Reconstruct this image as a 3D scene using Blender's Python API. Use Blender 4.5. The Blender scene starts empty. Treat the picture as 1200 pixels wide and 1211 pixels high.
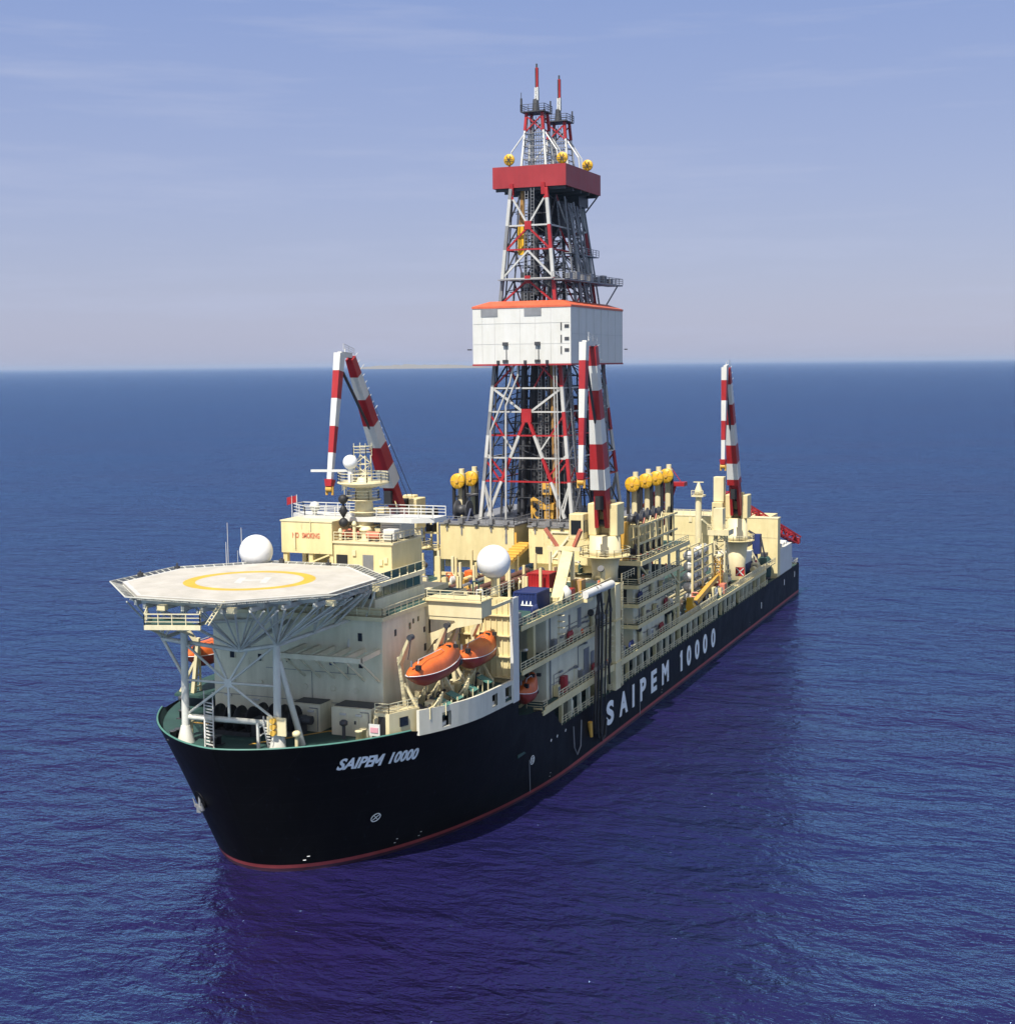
import bpy, bmesh, math, random
from mathutils import Vector, Matrix
random.seed(7)
scene = bpy.context.scene
col = scene.collection
R = math.radians

# ---------------------------------------------------------------- camera
cam = bpy.data.cameras.new('camera'); camo = bpy.data.objects.new('camera', cam); col.objects.link(camo)
cam.sensor_fit = 'HORIZONTAL'; cam.sensor_width = 36.0; cam.lens = 36.0 * 1700 / 1200
cam.clip_start = 1.0; cam.clip_end = 450000
AX = Vector((0.37888187, -0.09893327, 0.92014169)); AY = Vector((-0.92538231, -0.02892403, 0.37792987)); AZ = Vector((-0.01077563, -0.99467362, -0.10250989))
def _w(v): return Vector((AX.dot(v), AY.dot(v), AZ.dot(v)))
right, down, fwd = _w(Vector((1, 0, 0))), _w(Vector((0, 1, 0))), _w(Vector((0, 0, 1)))
rot = Matrix((right, -down, -fwd)).transposed()
camo.matrix_world = Matrix.Translation((-142.8, -91.5, 60.0)) @ rot.to_4x4()
scene.camera = camo

# ---------------------------------------------------------------- sky and sun
SUN_EL, SUN_AZ = R(56), R(5)            # sun ahead of the bow, a little to starboard
sd = Vector((-math.cos(SUN_EL) * math.cos(SUN_AZ), math.cos(SUN_EL) * math.sin(SUN_AZ), math.sin(SUN_EL)))
world = bpy.data.worlds.new('World'); scene.world = world; world.use_nodes = True
nt = world.node_tree; nt.nodes.clear()
def wn(t, **k):
    n = nt.nodes.new(t)
    for a, b in k.items(): setattr(n, a, b)
    return n
wo = wn('ShaderNodeOutputWorld'); bg = wn('ShaderNodeBackground')
sky = wn('ShaderNodeTexSky', sky_type='NISHITA', sun_disc=False)
sky.sun_elevation = SUN_EL; sky.sun_rotation = math.atan2(sd.x, sd.y)
sky.altitude = 0; sky.air_density = 1.0; sky.dust_density = 0.8; sky.ozone_density = 3.0
tint = wn('ShaderNodeMixRGB', blend_type='MULTIPLY'); tint.inputs[0].default_value = 1
tint.inputs[2].default_value = (2.4, 1.9, 1.4, 1)
# faint cirrus streaks
tc = wn('ShaderNodeTexCoord'); mp = wn('ShaderNodeMapping'); mp.inputs['Scale'].default_value = (2.2, 2.2, 26)
mp.inputs['Location'].default_value = (3.1, 0.4, 0.9)
nz = wn('ShaderNodeTexNoise'); nz.inputs['Scale'].default_value = 1.6; nz.inputs['Detail'].default_value = 7; nz.inputs['Roughness'].default_value = .62
cr = wn('ShaderNodeValToRGB'); cr.color_ramp.elements[0].position = .50; cr.color_ramp.elements[1].position = .80
cr.color_ramp.elements[1].color = (.5, .5, .5, 1)
cl = wn('ShaderNodeMixRGB', blend_type='MIX'); cl.inputs[2].default_value = (4.0, 4.4, 5.9, 1)
L = nt.links.new
L(sky.outputs[0], tint.inputs[1]); L(tc.outputs['Generated'], mp.inputs[0]); L(mp.outputs[0], nz.inputs[0]); L(nz.outputs[0], cr.inputs[0])
# pale lavender haze thinning upwards from the horizon
sx = wn('ShaderNodeSeparateXYZ'); hz = wn('ShaderNodeValToRGB'); he = hz.color_ramp.elements
he[0].position = 0.0; he[0].color = (2.9, 3.25, 4.75, 1); he[1].position = .27; he[1].color = (1.72, 2.5, 5.05, 1); h3 = he.new(.5); h3.color = (4.3, 4.1, 4.3, 1)
hm = he.new(.12); hm.color = (2.45, 2.98, 5.05, 1)
hf = wn('ShaderNodeMapRange'); hf.inputs['From Min'].default_value = .3; hf.inputs['From Max'].default_value = .8; hf.inputs['To Min'].default_value = .9; hf.inputs['To Max'].default_value = 0
hmix = wn('ShaderNodeMixRGB')
L(tc.outputs['Generated'], sx.inputs[0]); L(sx.outputs[2], hz.inputs[0]); L(sx.outputs[2], hf.inputs[0]); L(hf.outputs[0], hmix.inputs[0]); L(tint.outputs[0], hmix.inputs[1]); L(hz.outputs[0], hmix.inputs[2])
L(cr.outputs[0], cl.inputs[0]); L(hmix.outputs[0], cl.inputs[1]); L(cl.outputs[0], bg.inputs[0]); L(bg.outputs[0], wo.inputs[0])
bg.inputs[1].default_value = 0.075
sun = bpy.data.lights.new('sun', 'SUN'); suno = bpy.data.objects.new('sun', sun); col.objects.link(suno)
sun.energy = 4.2; sun.angle = R(0.53); sun.color = (1, .94, .84)
suno.rotation_euler = (-sd).to_track_quat('-Z', 'Y').to_euler()
scene.view_settings.view_transform = 'Standard'; scene.view_settings.look = 'None'
scene.view_settings.exposure = 0.75; scene.view_settings.gamma = 1.0
scene.render.engine = 'CYCLES'
scene.cycles.max_bounces = 6; scene.cycles.use_denoising = True

# ---------------------------------------------------------------- materials
def paint(name, c, rough=.5, var=.14, rust=0.0, metal=0.0, streak=.10, rustc=(.16, .06, .02)):
    m = bpy.data.materials.new(name); m.use_nodes = True; t = m.node_tree; n = t.nodes; l = t.links.new
    b = n['Principled BSDF']; b.inputs['Roughness'].default_value = rough; b.inputs['Metallic'].default_value = metal
    g = n.new('ShaderNodeNewGeometry')
    def noise(scale, vec, det=4, rg=.6):
        mm = n.new('ShaderNodeMapping'); mm.inputs['Scale'].default_value = vec; l(g.outputs['Position'], mm.inputs[0])
        z = n.new('ShaderNodeTexNoise'); z.inputs['Scale'].default_value = scale; z.inputs['Detail'].default_value = det; z.inputs['Roughness'].default_value = rg
        l(mm.outputs[0], z.inputs[0]); return z
    a = noise(.35, (1, 1, .8)); s = noise(.9, (1, 1, .14), 5, .6)
    def ramp(src, lo, hi, c0, c1):
        r = n.new('ShaderNodeValToRGB'); e = r.color_ramp.elements
        e[0].position, e[1].position = lo, hi; e[0].color = c0; e[1].color = c1; l(src.outputs[0], r.inputs[0]); return r
    k0 = 1 - var; k1 = 1 + var * .6
    r1 = ramp(a, .3, .7, (k0, k0, k0 * .98, 1), (k1, k1, k1, 1))
    q = 1 - streak * 1.3
    r2 = ramp(s, .36, .6, (q, q, q * .97, 1), (1, 1, 1, 1))
    m1 = n.new('ShaderNodeMixRGB'); m1.blend_type = 'MULTIPLY'; m1.inputs[0].default_value = 1; m1.inputs[1].default_value = (*c, 1); l(r1.outputs[0], m1.inputs[2])
    m2 = n.new('ShaderNodeMixRGB'); m2.blend_type = 'MULTIPLY'; m2.inputs[0].default_value = 1; l(m1.outputs[0], m2.inputs[1]); l(r2.outputs[0], m2.inputs[2])
    out = m2
    if rust > 0:
        z = noise(1.1, (1, 1, .22), 8, .72)
        r3 = ramp(z, .68 - rust * .25, .80 - rust * .2, (0, 0, 0, 1), (.85, .85, .85, 1))
        m3 = n.new('ShaderNodeMixRGB'); m3.inputs[2].default_value = (*rustc, 1); l(r3.outputs[0], m3.inputs[0]); l(m2.outputs[0], m3.inputs[1]); out = m3
    l(out.outputs[0], b.inputs['Base Color'])
    rr = n.new('ShaderNodeMapRange'); rr.inputs['To Min'].default_value = max(.05, rough - .12); rr.inputs['To Max'].default_value = min(1, rough + .15)
    l(a.outputs[0], rr.inputs[0]); l(rr.outputs[0], b.inputs['Roughness'])
    return m
CREAM = paint('cream_paint', (.66, .56, .30), .5, .10, .22, streak=.07)
PALE = paint('pale_cream_paint', (.66, .58, .36), .5, .10, .12, streak=.06)
RAILM = paint('railing_paint', (.66, .60, .40), .5, .08, .15)
WALLG = paint('block_wall_paint', (.70, .66, .50), .55, .10, .16, streak=.10)
WHITE = paint('white_paint', (.57, .57, .55), .45, .06, .06, streak=.04)
RADOME = paint('radome_white', (.72, .73, .75), .35, .03, 0, streak=.01)
RED = paint('red_paint', (.34, .013, .017), .45, .16, .10)
CROWNRED = paint('crown_red', (.29, .02, .026), .5, .10, .05)
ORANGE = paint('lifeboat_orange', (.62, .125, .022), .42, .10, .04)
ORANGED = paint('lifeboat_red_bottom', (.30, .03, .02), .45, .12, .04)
COAM = paint('coaming_orange', (.55, .11, .05), .5, .10, .06)
BLACK = paint('black_rubber', (.012, .012, .014), .6, .2)
DARK = paint('dark_steel', (.045, .047, .055), .5, .25, .2)
STEEL = paint('galvanised_steel', (.22, .225, .24), .45, .2, .15, metal=.2)
GREEN = paint('green_deck_paint', (.02, .062, .055), .7, .25, .12)
TEAL = paint('green_trim_paint', (.07, .20, .165), .6, .12, .12)
YELLOW = paint('yellow_paint', (.66, .37, .015), .45, .10, .10)
OCHRE = paint('ochre_paint', (.60, .34, .06), .5, .15, .18)
BLUE = paint('blue_paint', (.012, .026, .12), .5, .15, .12)
BROWN = paint('brown_pipe', (.13, .055, .04), .55, .25, .15)
BRONZE = paint('bronze_pipe', (.36, .20, .06), .45, .25, .2)
DECKG = paint('helideck_grey', (.43, .41, .375), .75, .12, .0, streak=.05)
LINEY = paint('marking_yellow', (.55, .36, .03), .6, .12)
LINEW = paint('marking_white', (.52, .52, .50), .6, .08)
LETTER = paint('letter_white', (.84, .86, .88), .5, .08, .04)
REDLET = paint('letter_red', (.52, .17, .09), .5, .15)
NET = paint('safety_net', (.10, .11, .12), .7, .2)
TRUSS = paint('truss_paint', (.60, .60, .54), .5, .12, .14)
AMBER = paint('amber_lens', (.70, .42, .06), .3, .1)
def glass(name, c=(.012, .016, .022)):
    m = bpy.data.materials.new(name); m.use_nodes = True; b = m.node_tree.nodes['Principled BSDF']
    b.inputs['Base Color'].default_value = (*c, 1); b.inputs['Roughness'].default_value = .12
    n = m.node_tree.nodes.new('ShaderNodeTexNoise'); n.inputs['Scale'].default_value = .8
    r = m.node_tree.nodes.new('ShaderNodeMapRange'); r.inputs['To Min'].default_value = .06; r.inputs['To Max'].default_value = .3
    m.node_tree.links.new(n.outputs[0], r.inputs[0]); m.node_tree.links.new(r.outputs[0], b.inputs['Roughness']); return m
GLASS = glass('window_glass')
PLATING = paint('bulwark_cream_white', (.60, .58, .49), .5, .10, .14, streak=.08)
LATW = paint('lattice_white', (.46, .46, .45), .5, .12, .10)
GLASSG = glass('window_glass_green', (.02, .07, .06))
def hull_mat():
    m = paint('hull_black', (.0050, .0044, .0048), .45, .3, .30, streak=.25, rustc=(.022, .027, .042)); m.node_tree.nodes['Principled BSDF'].inputs['Specular IOR Level'].default_value = .09
    t = m.node_tree; n = t.nodes; l = t.links.new; b = n['Principled BSDF']; g = n.new('ShaderNodeNewGeometry'); sp = n.new('ShaderNodeSeparateXYZ'); cb = n.new('ShaderNodeCombineXYZ')
    l(g.outputs['Position'], sp.inputs[0]); l(sp.outputs[0], cb.inputs[0]); l(sp.outputs[2], cb.inputs[1])
    br = n.new('ShaderNodeTexBrick'); br.inputs['Scale'].default_value = 1; br.inputs['Brick Width'].default_value = 9; br.inputs['Row Height'].default_value = 2.4; br.inputs['Mortar Size'].default_value = .035; br.inputs['Mortar Smooth'].default_value = .6
    br.inputs['Color1'].default_value = (1, 1, 1, 1); br.inputs['Color2'].default_value = (.72, .75, .82, 1); br.inputs['Mortar'].default_value = (2.4, 2.4, 2.6, 1); l(cb.outputs[0], br.inputs[0])
    src = b.inputs['Base Color'].links[0].from_socket; mm = n.new('ShaderNodeMixRGB'); mm.blend_type = 'MULTIPLY'; mm.inputs[0].default_value = 1; l(src, mm.inputs[1]); l(br.outputs[0], mm.inputs[2]); l(mm.outputs[0], b.inputs['Base Color'])
    nz_ = n.new('ShaderNodeTexNoise'); nz_.inputs['Scale'].default_value = .5; l(g.outputs['Position'], nz_.inputs[0]); bu = n.new('ShaderNodeBump'); bu.inputs['Strength'].default_value = .25; bu.inputs['Distance'].default_value = .12; l(nz_.outputs[0], bu.inputs['Height']); l(bu.outputs[0], b.inputs['Normal'])
    return m
HULL = hull_mat()
HULLRED = paint('boot_topping_line', (.34, .05, .05), .5, .2, .1)
HULLMAR = paint('boot_topping_maroon', (.05, .016, .03), .5, .3, .05)

# ---------------------------------------------------------------- mesh builder
class MB:
    def __init__(s): s.v = []; s.f = []; s.mi = []; s.m = 0; s.sm = []; s.smooth = False
    def _add(s, vs, fs, smooth=None):
        o = len(s.v); s.v += [tuple(v) for v in vs]
        for f in fs: s.f.append(tuple(i + o for i in f)); s.mi.append(s.m); s.sm.append(s.smooth if smooth is None else smooth)
        return s
    def box(s, x0, x1, y0, y1, z0, z1):
        return s._add([(x0, y0, z0), (x1, y0, z0), (x1, y1, z0), (x0, y1, z0), (x0, y0, z1), (x1, y0, z1), (x1, y1, z1), (x0, y1, z1)],
                      [(0, 3, 2, 1), (4, 5, 6, 7), (0, 1, 5, 4), (1, 2, 6, 5), (2, 3, 7, 6), (3, 0, 4, 7)], False)
    def frame(s, p, q, up=(0, 0, 1)):
        d = (Vector(q) - Vector(p)).normalized(); u = Vector(up)
        if abs(d.dot(u)) > .99: u = Vector((1, 0, 0))
        a = d.cross(u).normalized(); b = a.cross(d).normalized(); return a, b
    def bar(s, p, q, w=.15, h=None, w1=None, h1=None, up=(0, 0, 1)):
        p, q = Vector(p), Vector(q)
        h = w if h is None else h; w1 = w if w1 is None else w1; h1 = h if h1 is None else h1
        a, b = s.frame(p, q, up); vs = []
        for c, ww, hh in ((p, w, h), (q, w1, h1)):
            for i, j in ((-1, -1), (1, -1), (1, 1), (-1, 1)): vs.append(c + a * (i * ww / 2) + b * (j * hh / 2))
        return s._add(vs, [(0, 3, 2, 1), (4, 5, 6, 7), (0, 1, 5, 4), (1, 2, 6, 5), (2, 3, 7, 6), (3, 0, 4, 7)], False)
    def tube(s, p, q, r=.2, r1=None, n=8, caps=True):
        p, q = Vector(p), Vector(q); r1 = r if r1 is None else r1
        a, b = s.frame(p, q); vs = []
        for c, rr in ((p, r), (q, r1)):
            for i in range(n):
                t = 2 * math.pi * i / n; vs.append(c + a * (math.cos(t) * rr) + b * (math.sin(t) * rr))
        s._add(vs, [(i, (i + 1) % n, n + (i + 1) % n, n + i) for i in range(n)], n > 6)
        if caps: s._add(vs, [tuple(range(n - 1, -1, -1)), tuple(range(n, 2 * n))], False)
        return s
    def path(s, pts, r, n=6):
        for a, b in zip(pts, pts[1:]): s.tube(a, b, r, n=n)
        return s
    def lathe(s, c, prof, n=24, axis='z'):
        vs = []
        for r, h in prof:
            for i in range(n):
                t = 2 * math.pi * i / n; x, y = r * math.cos(t), r * math.sin(t)
                vs.append({'z': (c[0] + x, c[1] + y, c[2] + h), 'x': (c[0] + h, c[1] + x, c[2] + y), 'y': (c[0] + x, c[1] + h, c[2] + y)}[axis])
        fs = []
        for k in range(len(prof) - 1):
            for i in range(n): fs.append((k * n + i, k * n + (i + 1) % n, (k + 1) * n + (i + 1) % n, (k + 1) * n + i))
        fs.append(tuple(range(n - 1, -1, -1))); fs.append(tuple((len(prof) - 1) * n + i for i in range(n)))
        o = len(s.f); s._add(vs, fs, True); s.sm[-1] = s.sm[-2] = False
        return s
    def sphere(s, c, r, nu=28, nv=16, sq=1.0):
        return s.lathe(c, [(r * math.sin(math.pi * k / nv) + 1e-4, -r * sq * math.cos(math.pi * k / nv)) for k in range(nv + 1)], nu)
    def prism(s, poly, axis, a, b):
        def P(u, v, w): return {'x': (w, u, v), 'y': (u, w, v), 'z': (u, v, w)}[axis]
        n = len(poly); vs = [P(u, v, a) for u, v in poly] + [P(u, v, b) for u, v in poly]
        return s._add(vs, [tuple(range(n - 1, -1, -1)), tuple(range(n, 2 * n))] + [(i, (i + 1) % n, n + (i + 1) % n, n + i) for i in range(n)], False)
    def quad(s, *p): return s._add(p, [tuple(range(len(p)))], False)
    def rail(s, pts, h=1.15, r=.075, step=1.7, close=False, bars=3):
        pts = [Vector(p) for p in pts]
        if close: pts = pts + [pts[0]]
        for a, b in zip(pts, pts[1:]):
            d = (b - a).length; n = max(1, round(d / step))
            for i in range(n + 1):
                p = a.lerp(b, i / n); s.bar(p, p + Vector((0, 0, h)), r)
            for k in range(1, bars + 1):
                z = Vector((0, 0, h * k / bars)); s.bar(a + z, b + z, r * (1.15 if k == bars else .8))
        return s
    def ladder(s, p, q, w=.6, r=.07, step=.5, side=(0, 1, 0)):
        p, q = Vector(p), Vector(q); sv = Vector(side) * (w / 2)
        s.bar(p - sv, q - sv, r); s.bar(p + sv, q + sv, r); n = max(2, int((q - p).length / step))
        for i in range(1, n): c = p.lerp(q, i / n); s.bar(c - sv, c + sv, r * .8)
        return s
    def lattice(s, p, q, w0, w1, bays, r=.1, rd=.07, up=(0, 0, 1)):
        p, q = Vector(p), Vector(q); a, b = s.frame(p, q, up); L_ = []
        for i in range(bays + 1):
            t = i / bays; c = p.lerp(q, t); w = (w0 + (w1 - w0) * t) / 2
            L_.append([c + a * w + b * w, c - a * w + b * w, c - a * w - b * w, c + a * w - b * w])
        for i in range(bays):
            for k in range(4):
                s.bar(L_[i][k], L_[i + 1][k], r * 2)
                k2 = (k + 1) % 4
                s.bar(L_[i][k], L_[i + 1][k2], rd * 2) if (i + k) % 2 else s.bar(L_[i][k2], L_[i + 1][k], rd * 2)
                s.bar(L_[i][k], L_[i][k2], rd * 2)
        return s
    def striped(s, p, q, w0, d0, w1, d1, bands, up=(0, 0, 1)):
        """tapered box beam painted in bands: list of (fraction end, material index)"""
        p, q = Vector(p), Vector(q); t0 = 0
        for t1, mi in bands:
            s.m = mi; f = lambda a, b, t: a + (b - a) * t
            s.bar(p.lerp(q, t0), p.lerp(q, t1), f(w0, w1, t0), f(d0, d1, t0), f(w0, w1, t1), f(d0, d1, t1), up); t0 = t1
        return s

def wpos(o):
    v = Vector((0, 0, 0))
    while o: v = v + o.location; o = o.parent
    return v
KEEP = {'ship_name', 'side_name', 'letter_core', 'sign_lettering', 'safety_net', 'draught_mark', 'deck_marking', 'landing_letter', 'stiffener', 'net_bracket', 'emblem', 'panel_joint', 'hub', 'edge_line'}
def pieces(mb):
    """split what was collected into groups that touch one another"""
    n = len(mb.v); par = list(range(n))
    def find(i):
        while par[i] != i: par[i] = par[par[i]]; i = par[i]
        return i
    for f in mb.f:
        a = find(f[0])
        for i in f[1:]: par[find(i)] = a
    box = {}
    for i, v in enumerate(mb.v):
        r = find(i); b = box.get(r)
        if b is None: box[r] = [*v, *v]
        else:
            for k in range(3): b[k] = min(b[k], v[k]); b[k + 3] = max(b[k + 3], v[k])
    ids = list(box)
    if len(ids) < 2 or len(ids) > 900: return [mb]
    g = {i: i for i in ids}
    def fg(i):
        while g[i] != i: g[i] = g[g[i]]; i = g[i]
        return i
    for x in range(len(ids)):
        A = box[ids[x]]
        for y in range(x):
            B = box[ids[y]]
            if all(A[k] <= B[k + 3] + .04 and B[k] <= A[k + 3] + .04 for k in range(3)): g[fg(ids[x])] = fg(ids[y])
    out = {}
    for f, mi, sm in zip(mb.f, mb.mi, mb.sm): out.setdefault(fg(find(f[0])), []).append((f, mi, sm))
    if len(out) < 2 or len(out) > 40: return [mb]
    res = []
    for fs in out.values():
        q = MB(); ix = {}
        for f, mi, sm in fs:
            for i in f:
                if i not in ix: ix[i] = len(q.v); q.v.append(mb.v[i])
            q.f.append(tuple(ix[i] for i in f)); q.mi.append(mi); q.sm.append(sm)
        res.append(q)
    return res
def obj(name, mb, mats, parent=None, loc=None, bevel=0):
    """one mesh object (or one per separate piece); coordinates in mb are world coordinates"""
    if parent and name not in KEEP:
        ps = pieces(mb)
        if len(ps) > 1:
            o = None
            for q in ps: o = obj1(name, q, mats, parent, loc, bevel)
            return o
    return obj1(name, mb, mats, parent, loc, bevel)
def obj1(name, mb, mats, parent=None, loc=None, bevel=0):
    base = wpos(parent) if parent else Vector(loc or (0, 0, 0))
    me = bpy.data.meshes.new(name); me.from_pydata([tuple(Vector(v) - base) for v in mb.v], [], mb.f)
    if not isinstance(mats, (list, tuple)): mats = [mats]
    for m in mats: me.materials.append(m)
    me.polygons.foreach_set('material_index', mb.mi); me.polygons.foreach_set('use_smooth', mb.sm); me.update()
    o = bpy.data.objects.new(name, me); col.objects.link(o)
    if parent: o.parent = parent
    else: o.location = base
    if bevel:
        bm = bmesh.new(); bm.from_mesh(me); bmesh.ops.bevel(bm, geom=bm.edges[:], offset=bevel, segments=1, affect='EDGES'); bm.to_mesh(me); bm.free()
    return o
def tag(o, label=None, cat=None, group=None, kind=None):
    if label: o['label'] = label
    if cat: o['category'] = cat
    if group: o['group'] = group
    if kind: o['kind'] = kind
    return o
def thing(name, loc, label, cat, group=None):
    o = bpy.data.objects.new(name, None); col.objects.link(o); o.location = loc; o.empty_display_size = .5
    return tag(o, label, cat, group)
def copy_tree(o, loc=None, label=None, parent=None):
    c = o.copy(); col.objects.link(c)
    if parent: c.parent = parent
    if loc is not None: c.location = loc
    if label: c['label'] = label
    for ch in list(o.children): copy_tree(ch, parent=c)
    return c
def text_mesh(s, size, depth, place, bold=.0, shear=0.0, res=3, squeeze=1.0, centre=False):
    """lettering: flat text turned into a thin solid whose points are placed by place(u, v, w)"""
    cu = bpy.data.curves.new('txt', 'FONT'); cu.body = s; cu.size = size; cu.offset = bold; cu.shear = shear; cu.extrude = 0; cu.resolution_u = res
    to = bpy.data.objects.new('txt', cu); col.objects.link(to)
    bpy.context.view_layer.update(); dg = bpy.context.evaluated_depsgraph_get()
    me = bpy.data.meshes.new_from_object(to.evaluated_get(dg)); bpy.data.objects.remove(to)
    bm = bmesh.new(); bm.from_mesh(me)
    bmesh.ops.subdivide_edges(bm, edges=[e for e in bm.edges if e.calc_length() > size * .3], cuts=3)
    bmesh.ops.triangulate(bm, faces=bm.faces)
    mb = MB(); vs = [v.co.copy() for v in bm.verts]; fs = [tuple(v.index for v in f.verts) for f in bm.faces if True]
    bm.verts.index_update(); x0 = min(v.x for v in vs); x1 = max(v.x for v in vs); y0 = min(v.y for v in vs); y1 = max(v.y for v in vs)
    n = len(vs); ed = [(e.verts[0].index, e.verts[1].index) for e in bm.edges if len(e.link_faces) == 1]
    P = [place((v.x - x0) / (x1 - x0), (v.y - y0) / (y1 - y0), 0) for v in vs] + [place((v.x - x0) / (x1 - x0), (v.y - y0) / (y1 - y0), depth) for v in vs]
    mb._add(P, [tuple(i + n for i in f) for f in fs] + [(a, b, b + n, a + n) for a, b in ed], False)
    bm.free(); bpy.data.meshes.remove(me)
    return mb
HAZE = 2.4e-5
# ================================================================ SEA
def sea_mat():
    m = bpy.data.materials.new('sea_water'); m.use_nodes = True; t = m.node_tree; n = t.nodes; l = t.links.new
    n.remove(n['Principled BSDF']); b = n.new('ShaderNodeBsdfDiffuse'); gl = n.new('ShaderNodeBsdfGlossy'); gl.inputs['Color'].default_value = (.38, .71, 1.0, 1); gl.inputs['Roughness'].default_value = .10
    fr = n.new('ShaderNodeFresnel'); fr.inputs['IOR'].default_value = 1.333; mx = n.new('ShaderNodeMixShader'); l(fr.outputs[0], mx.inputs[0]); l(b.outputs[0], mx.inputs[1]); l(gl.outputs[0], mx.inputs[2]); l(mx.outputs[0], n['Material Output'].inputs['Surface'])
    g = n.new('ShaderNodeNewGeometry')
    def noise(sc, vec, rot=0, det=3, rg=.5, dist=0):
        mm = n.new('ShaderNodeMapping'); mm.inputs['Scale'].default_value = vec; mm.inputs['Rotation'].default_value = (0, 0, rot); l(g.outputs['Position'], mm.inputs[0])
        z = n.new('ShaderNodeTexNoise'); z.inputs['Scale'].default_value = sc; z.inputs['Detail'].default_value = det; z.inputs['Roughness'].default_value = rg; z.inputs['Distortion'].default_value = dist
        l(mm.outputs[0], z.inputs[0]); return z
    w = R(-20)
    hs = [(noise(.06, (1, .5, 1), w, 3, .5, .3), 3.2), (noise(.17, (1, .6, 1), w + .35, 4, .55, .5), 1.9), (noise(.52, (1, .65, 1), w - .4, 4, .6, .4), .75), (noise(1.5, (1, .75, 1), w + .1, 3, .6), .24)]
    acc = None
    for z, k in hs:
        q = n.new('ShaderNodeMath'); q.operation = 'MULTIPLY'; q.inputs[1].default_value = k; l(z.outputs[0], q.inputs[0])
        if acc is None: acc = q
        else:
            a = n.new('ShaderNodeMath'); a.operation = 'ADD'; l(acc.outputs[0], a.inputs[0]); l(q.outputs[0], a.inputs[1]); acc = a
    bu = n.new('ShaderNodeBump'); bu.inputs['Strength'].default_value = 1; bu.inputs['Distance'].default_value = 1.0
    l(acc.outputs[0], bu.inputs['Height']); [l(bu.outputs[0], q.inputs['Normal']) for q in (b, gl, fr)]
    big = noise(.012, (1, .5, 1), w, 3, .5, .3)
    r = n.new('ShaderNodeValToRGB'); e = r.color_ramp.elements; e[0].position = .35; e[1].position = .68
    e[0].color = (.0125, .0062, .046, 1); e[1].color = (.0105, .0115, .060, 1); l(big.outputs[0], r.inputs[0]); l(r.outputs[0], b.inputs['Color'])
    return m
mb = MB(); mb.smooth = False
rings = [0, 150, 400, 1000, 2500, 6000, 15000, 32000, 80000, 200000]; N = 64
vs = [(80, 0, 0)]; fs = []
for r_ in rings[1:]:
    vs += [(80 + r_ * math.cos(2 * math.pi * i / N), r_ * math.sin(2 * math.pi * i / N), 0) for i in range(N)]
for i in range(N): fs.append((0, 1 + i, 1 + (i + 1) % N))
for k in range(len(rings) - 2):
    for i in range(N): fs.append((1 + k * N + i, 1 + (k + 1) * N + i, 1 + (k + 1) * N + (i + 1) % N, 1 + k * N + (i + 1) % N))
mb._add(vs, fs)
tag(obj('sea', mb, sea_mat()), 'deep blue rippled open sea reaching the horizon', None, None, 'structure')

# far low coast, almost lost in the haze
mb = MB(); random.seed(11); a0, a1 = Vector((20927, 11399, 0)), Vector((21905, 9390, 0)); pr = []
for i in range(41):
    f = i / 40; h = 78 * math.sin(math.pi * f) ** .5 * (.72 + .28 * random.random()); p = a0.lerp(a1, f); pr.append((p, h))
for (p, h), (q, k) in zip(pr, pr[1:]): mb.quad((p.x, p.y, -2), (q.x, q.y, -2), (q.x + 120, q.y, k), (p.x + 120, p.y, h)); mb.quad((p.x + 120, p.y, h), (q.x + 120, q.y, k), (q.x + 900, q.y, -2), (p.x + 900, p.y, -2))
tag(obj('hills', mb, paint('coast_land', (.20, .18, .14), .9, .2)), 'faint low strip of land on the horizon', None, None, 'structure')
random.seed(7)
# air: a thin even haze over sea, coast and ship
mb = MB(); mb.box(-2000, 58000, -36000, 36000, -4, 135)
hzm = bpy.data.materials.new('sea_haze'); hzm.use_nodes = True; hn = hzm.node_tree.nodes; hn.remove(hn['Principled BSDF'])
pv = hn.new('ShaderNodeVolumePrincipled'); pv.inputs['Density'].default_value = HAZE; pv.inputs['Color'].default_value = (.48, .60, .82, 1); pv.inputs['Anisotropy'].default_value = .0
hzm.node_tree.links.new(pv.outputs[0], hn['Material Output'].inputs['Volume'])
tag(obj('haze', mb, hzm), 'thin bluish haze lying over the sea', None, None, 'stuff')

# ================================================================ HULL
HB, XT = 21.0, 227.0
def hxs(z): return -8.7 * max(0, z) / 17
def hle(z): return 59 - 29 * (max(0, z) / 17) ** .65
def hq_(z): return .5 + .1 * max(0, z) / 17
def hb(x, z):
    u = (x - hxs(z)) / hle(z)
    return 0.0 if u <= 0 else HB if u >= 1 else HB * (1 - (1 - u) ** 2) ** hq_(z)
def rim(x): return 17.0 if x < 6.5 else 17.0 - .25 * (x - 6.5) if x < 8.5 else 16.5 + (15.45 - 16.5) * (x - 8.5) / 23.4
ship = thing('drill_ship', (110, 0, 0), 'long black hulled drilling ship with cream upper works seen from ahead', 'ship')
TOP = [(32.0, 15.4), (32.05, 13.2), (35, 12.6), (38, 12.3), (41, 11.9), (44.3, 11.5), (46.4, 9.7), (48.6, 7.8), (52, 7.8), (58, 7.8), (66, 7.8), (80, 7.8), (120, 7.8), (170, 7.8), (186, 7.8), (190, 8.0), (XT, 8.0)]
KE = 26
CS = [(i / (KE + 1)) ** 1.9 for i in range(KE + 1)]
tops = []
for c in CS:
    zt = 17.0
    for _ in range(6): zt = rim(hxs(zt) + (32 - hxs(zt)) * c)
    tops.append((hxs(zt) + (32 - hxs(zt)) * c, zt))
tops += TOP
ZL = [-3, -.2, .45, .95, 1.0, 2.2, 4, 6, 7.5]       # rows under the deck edge, then fractions up to it
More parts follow.
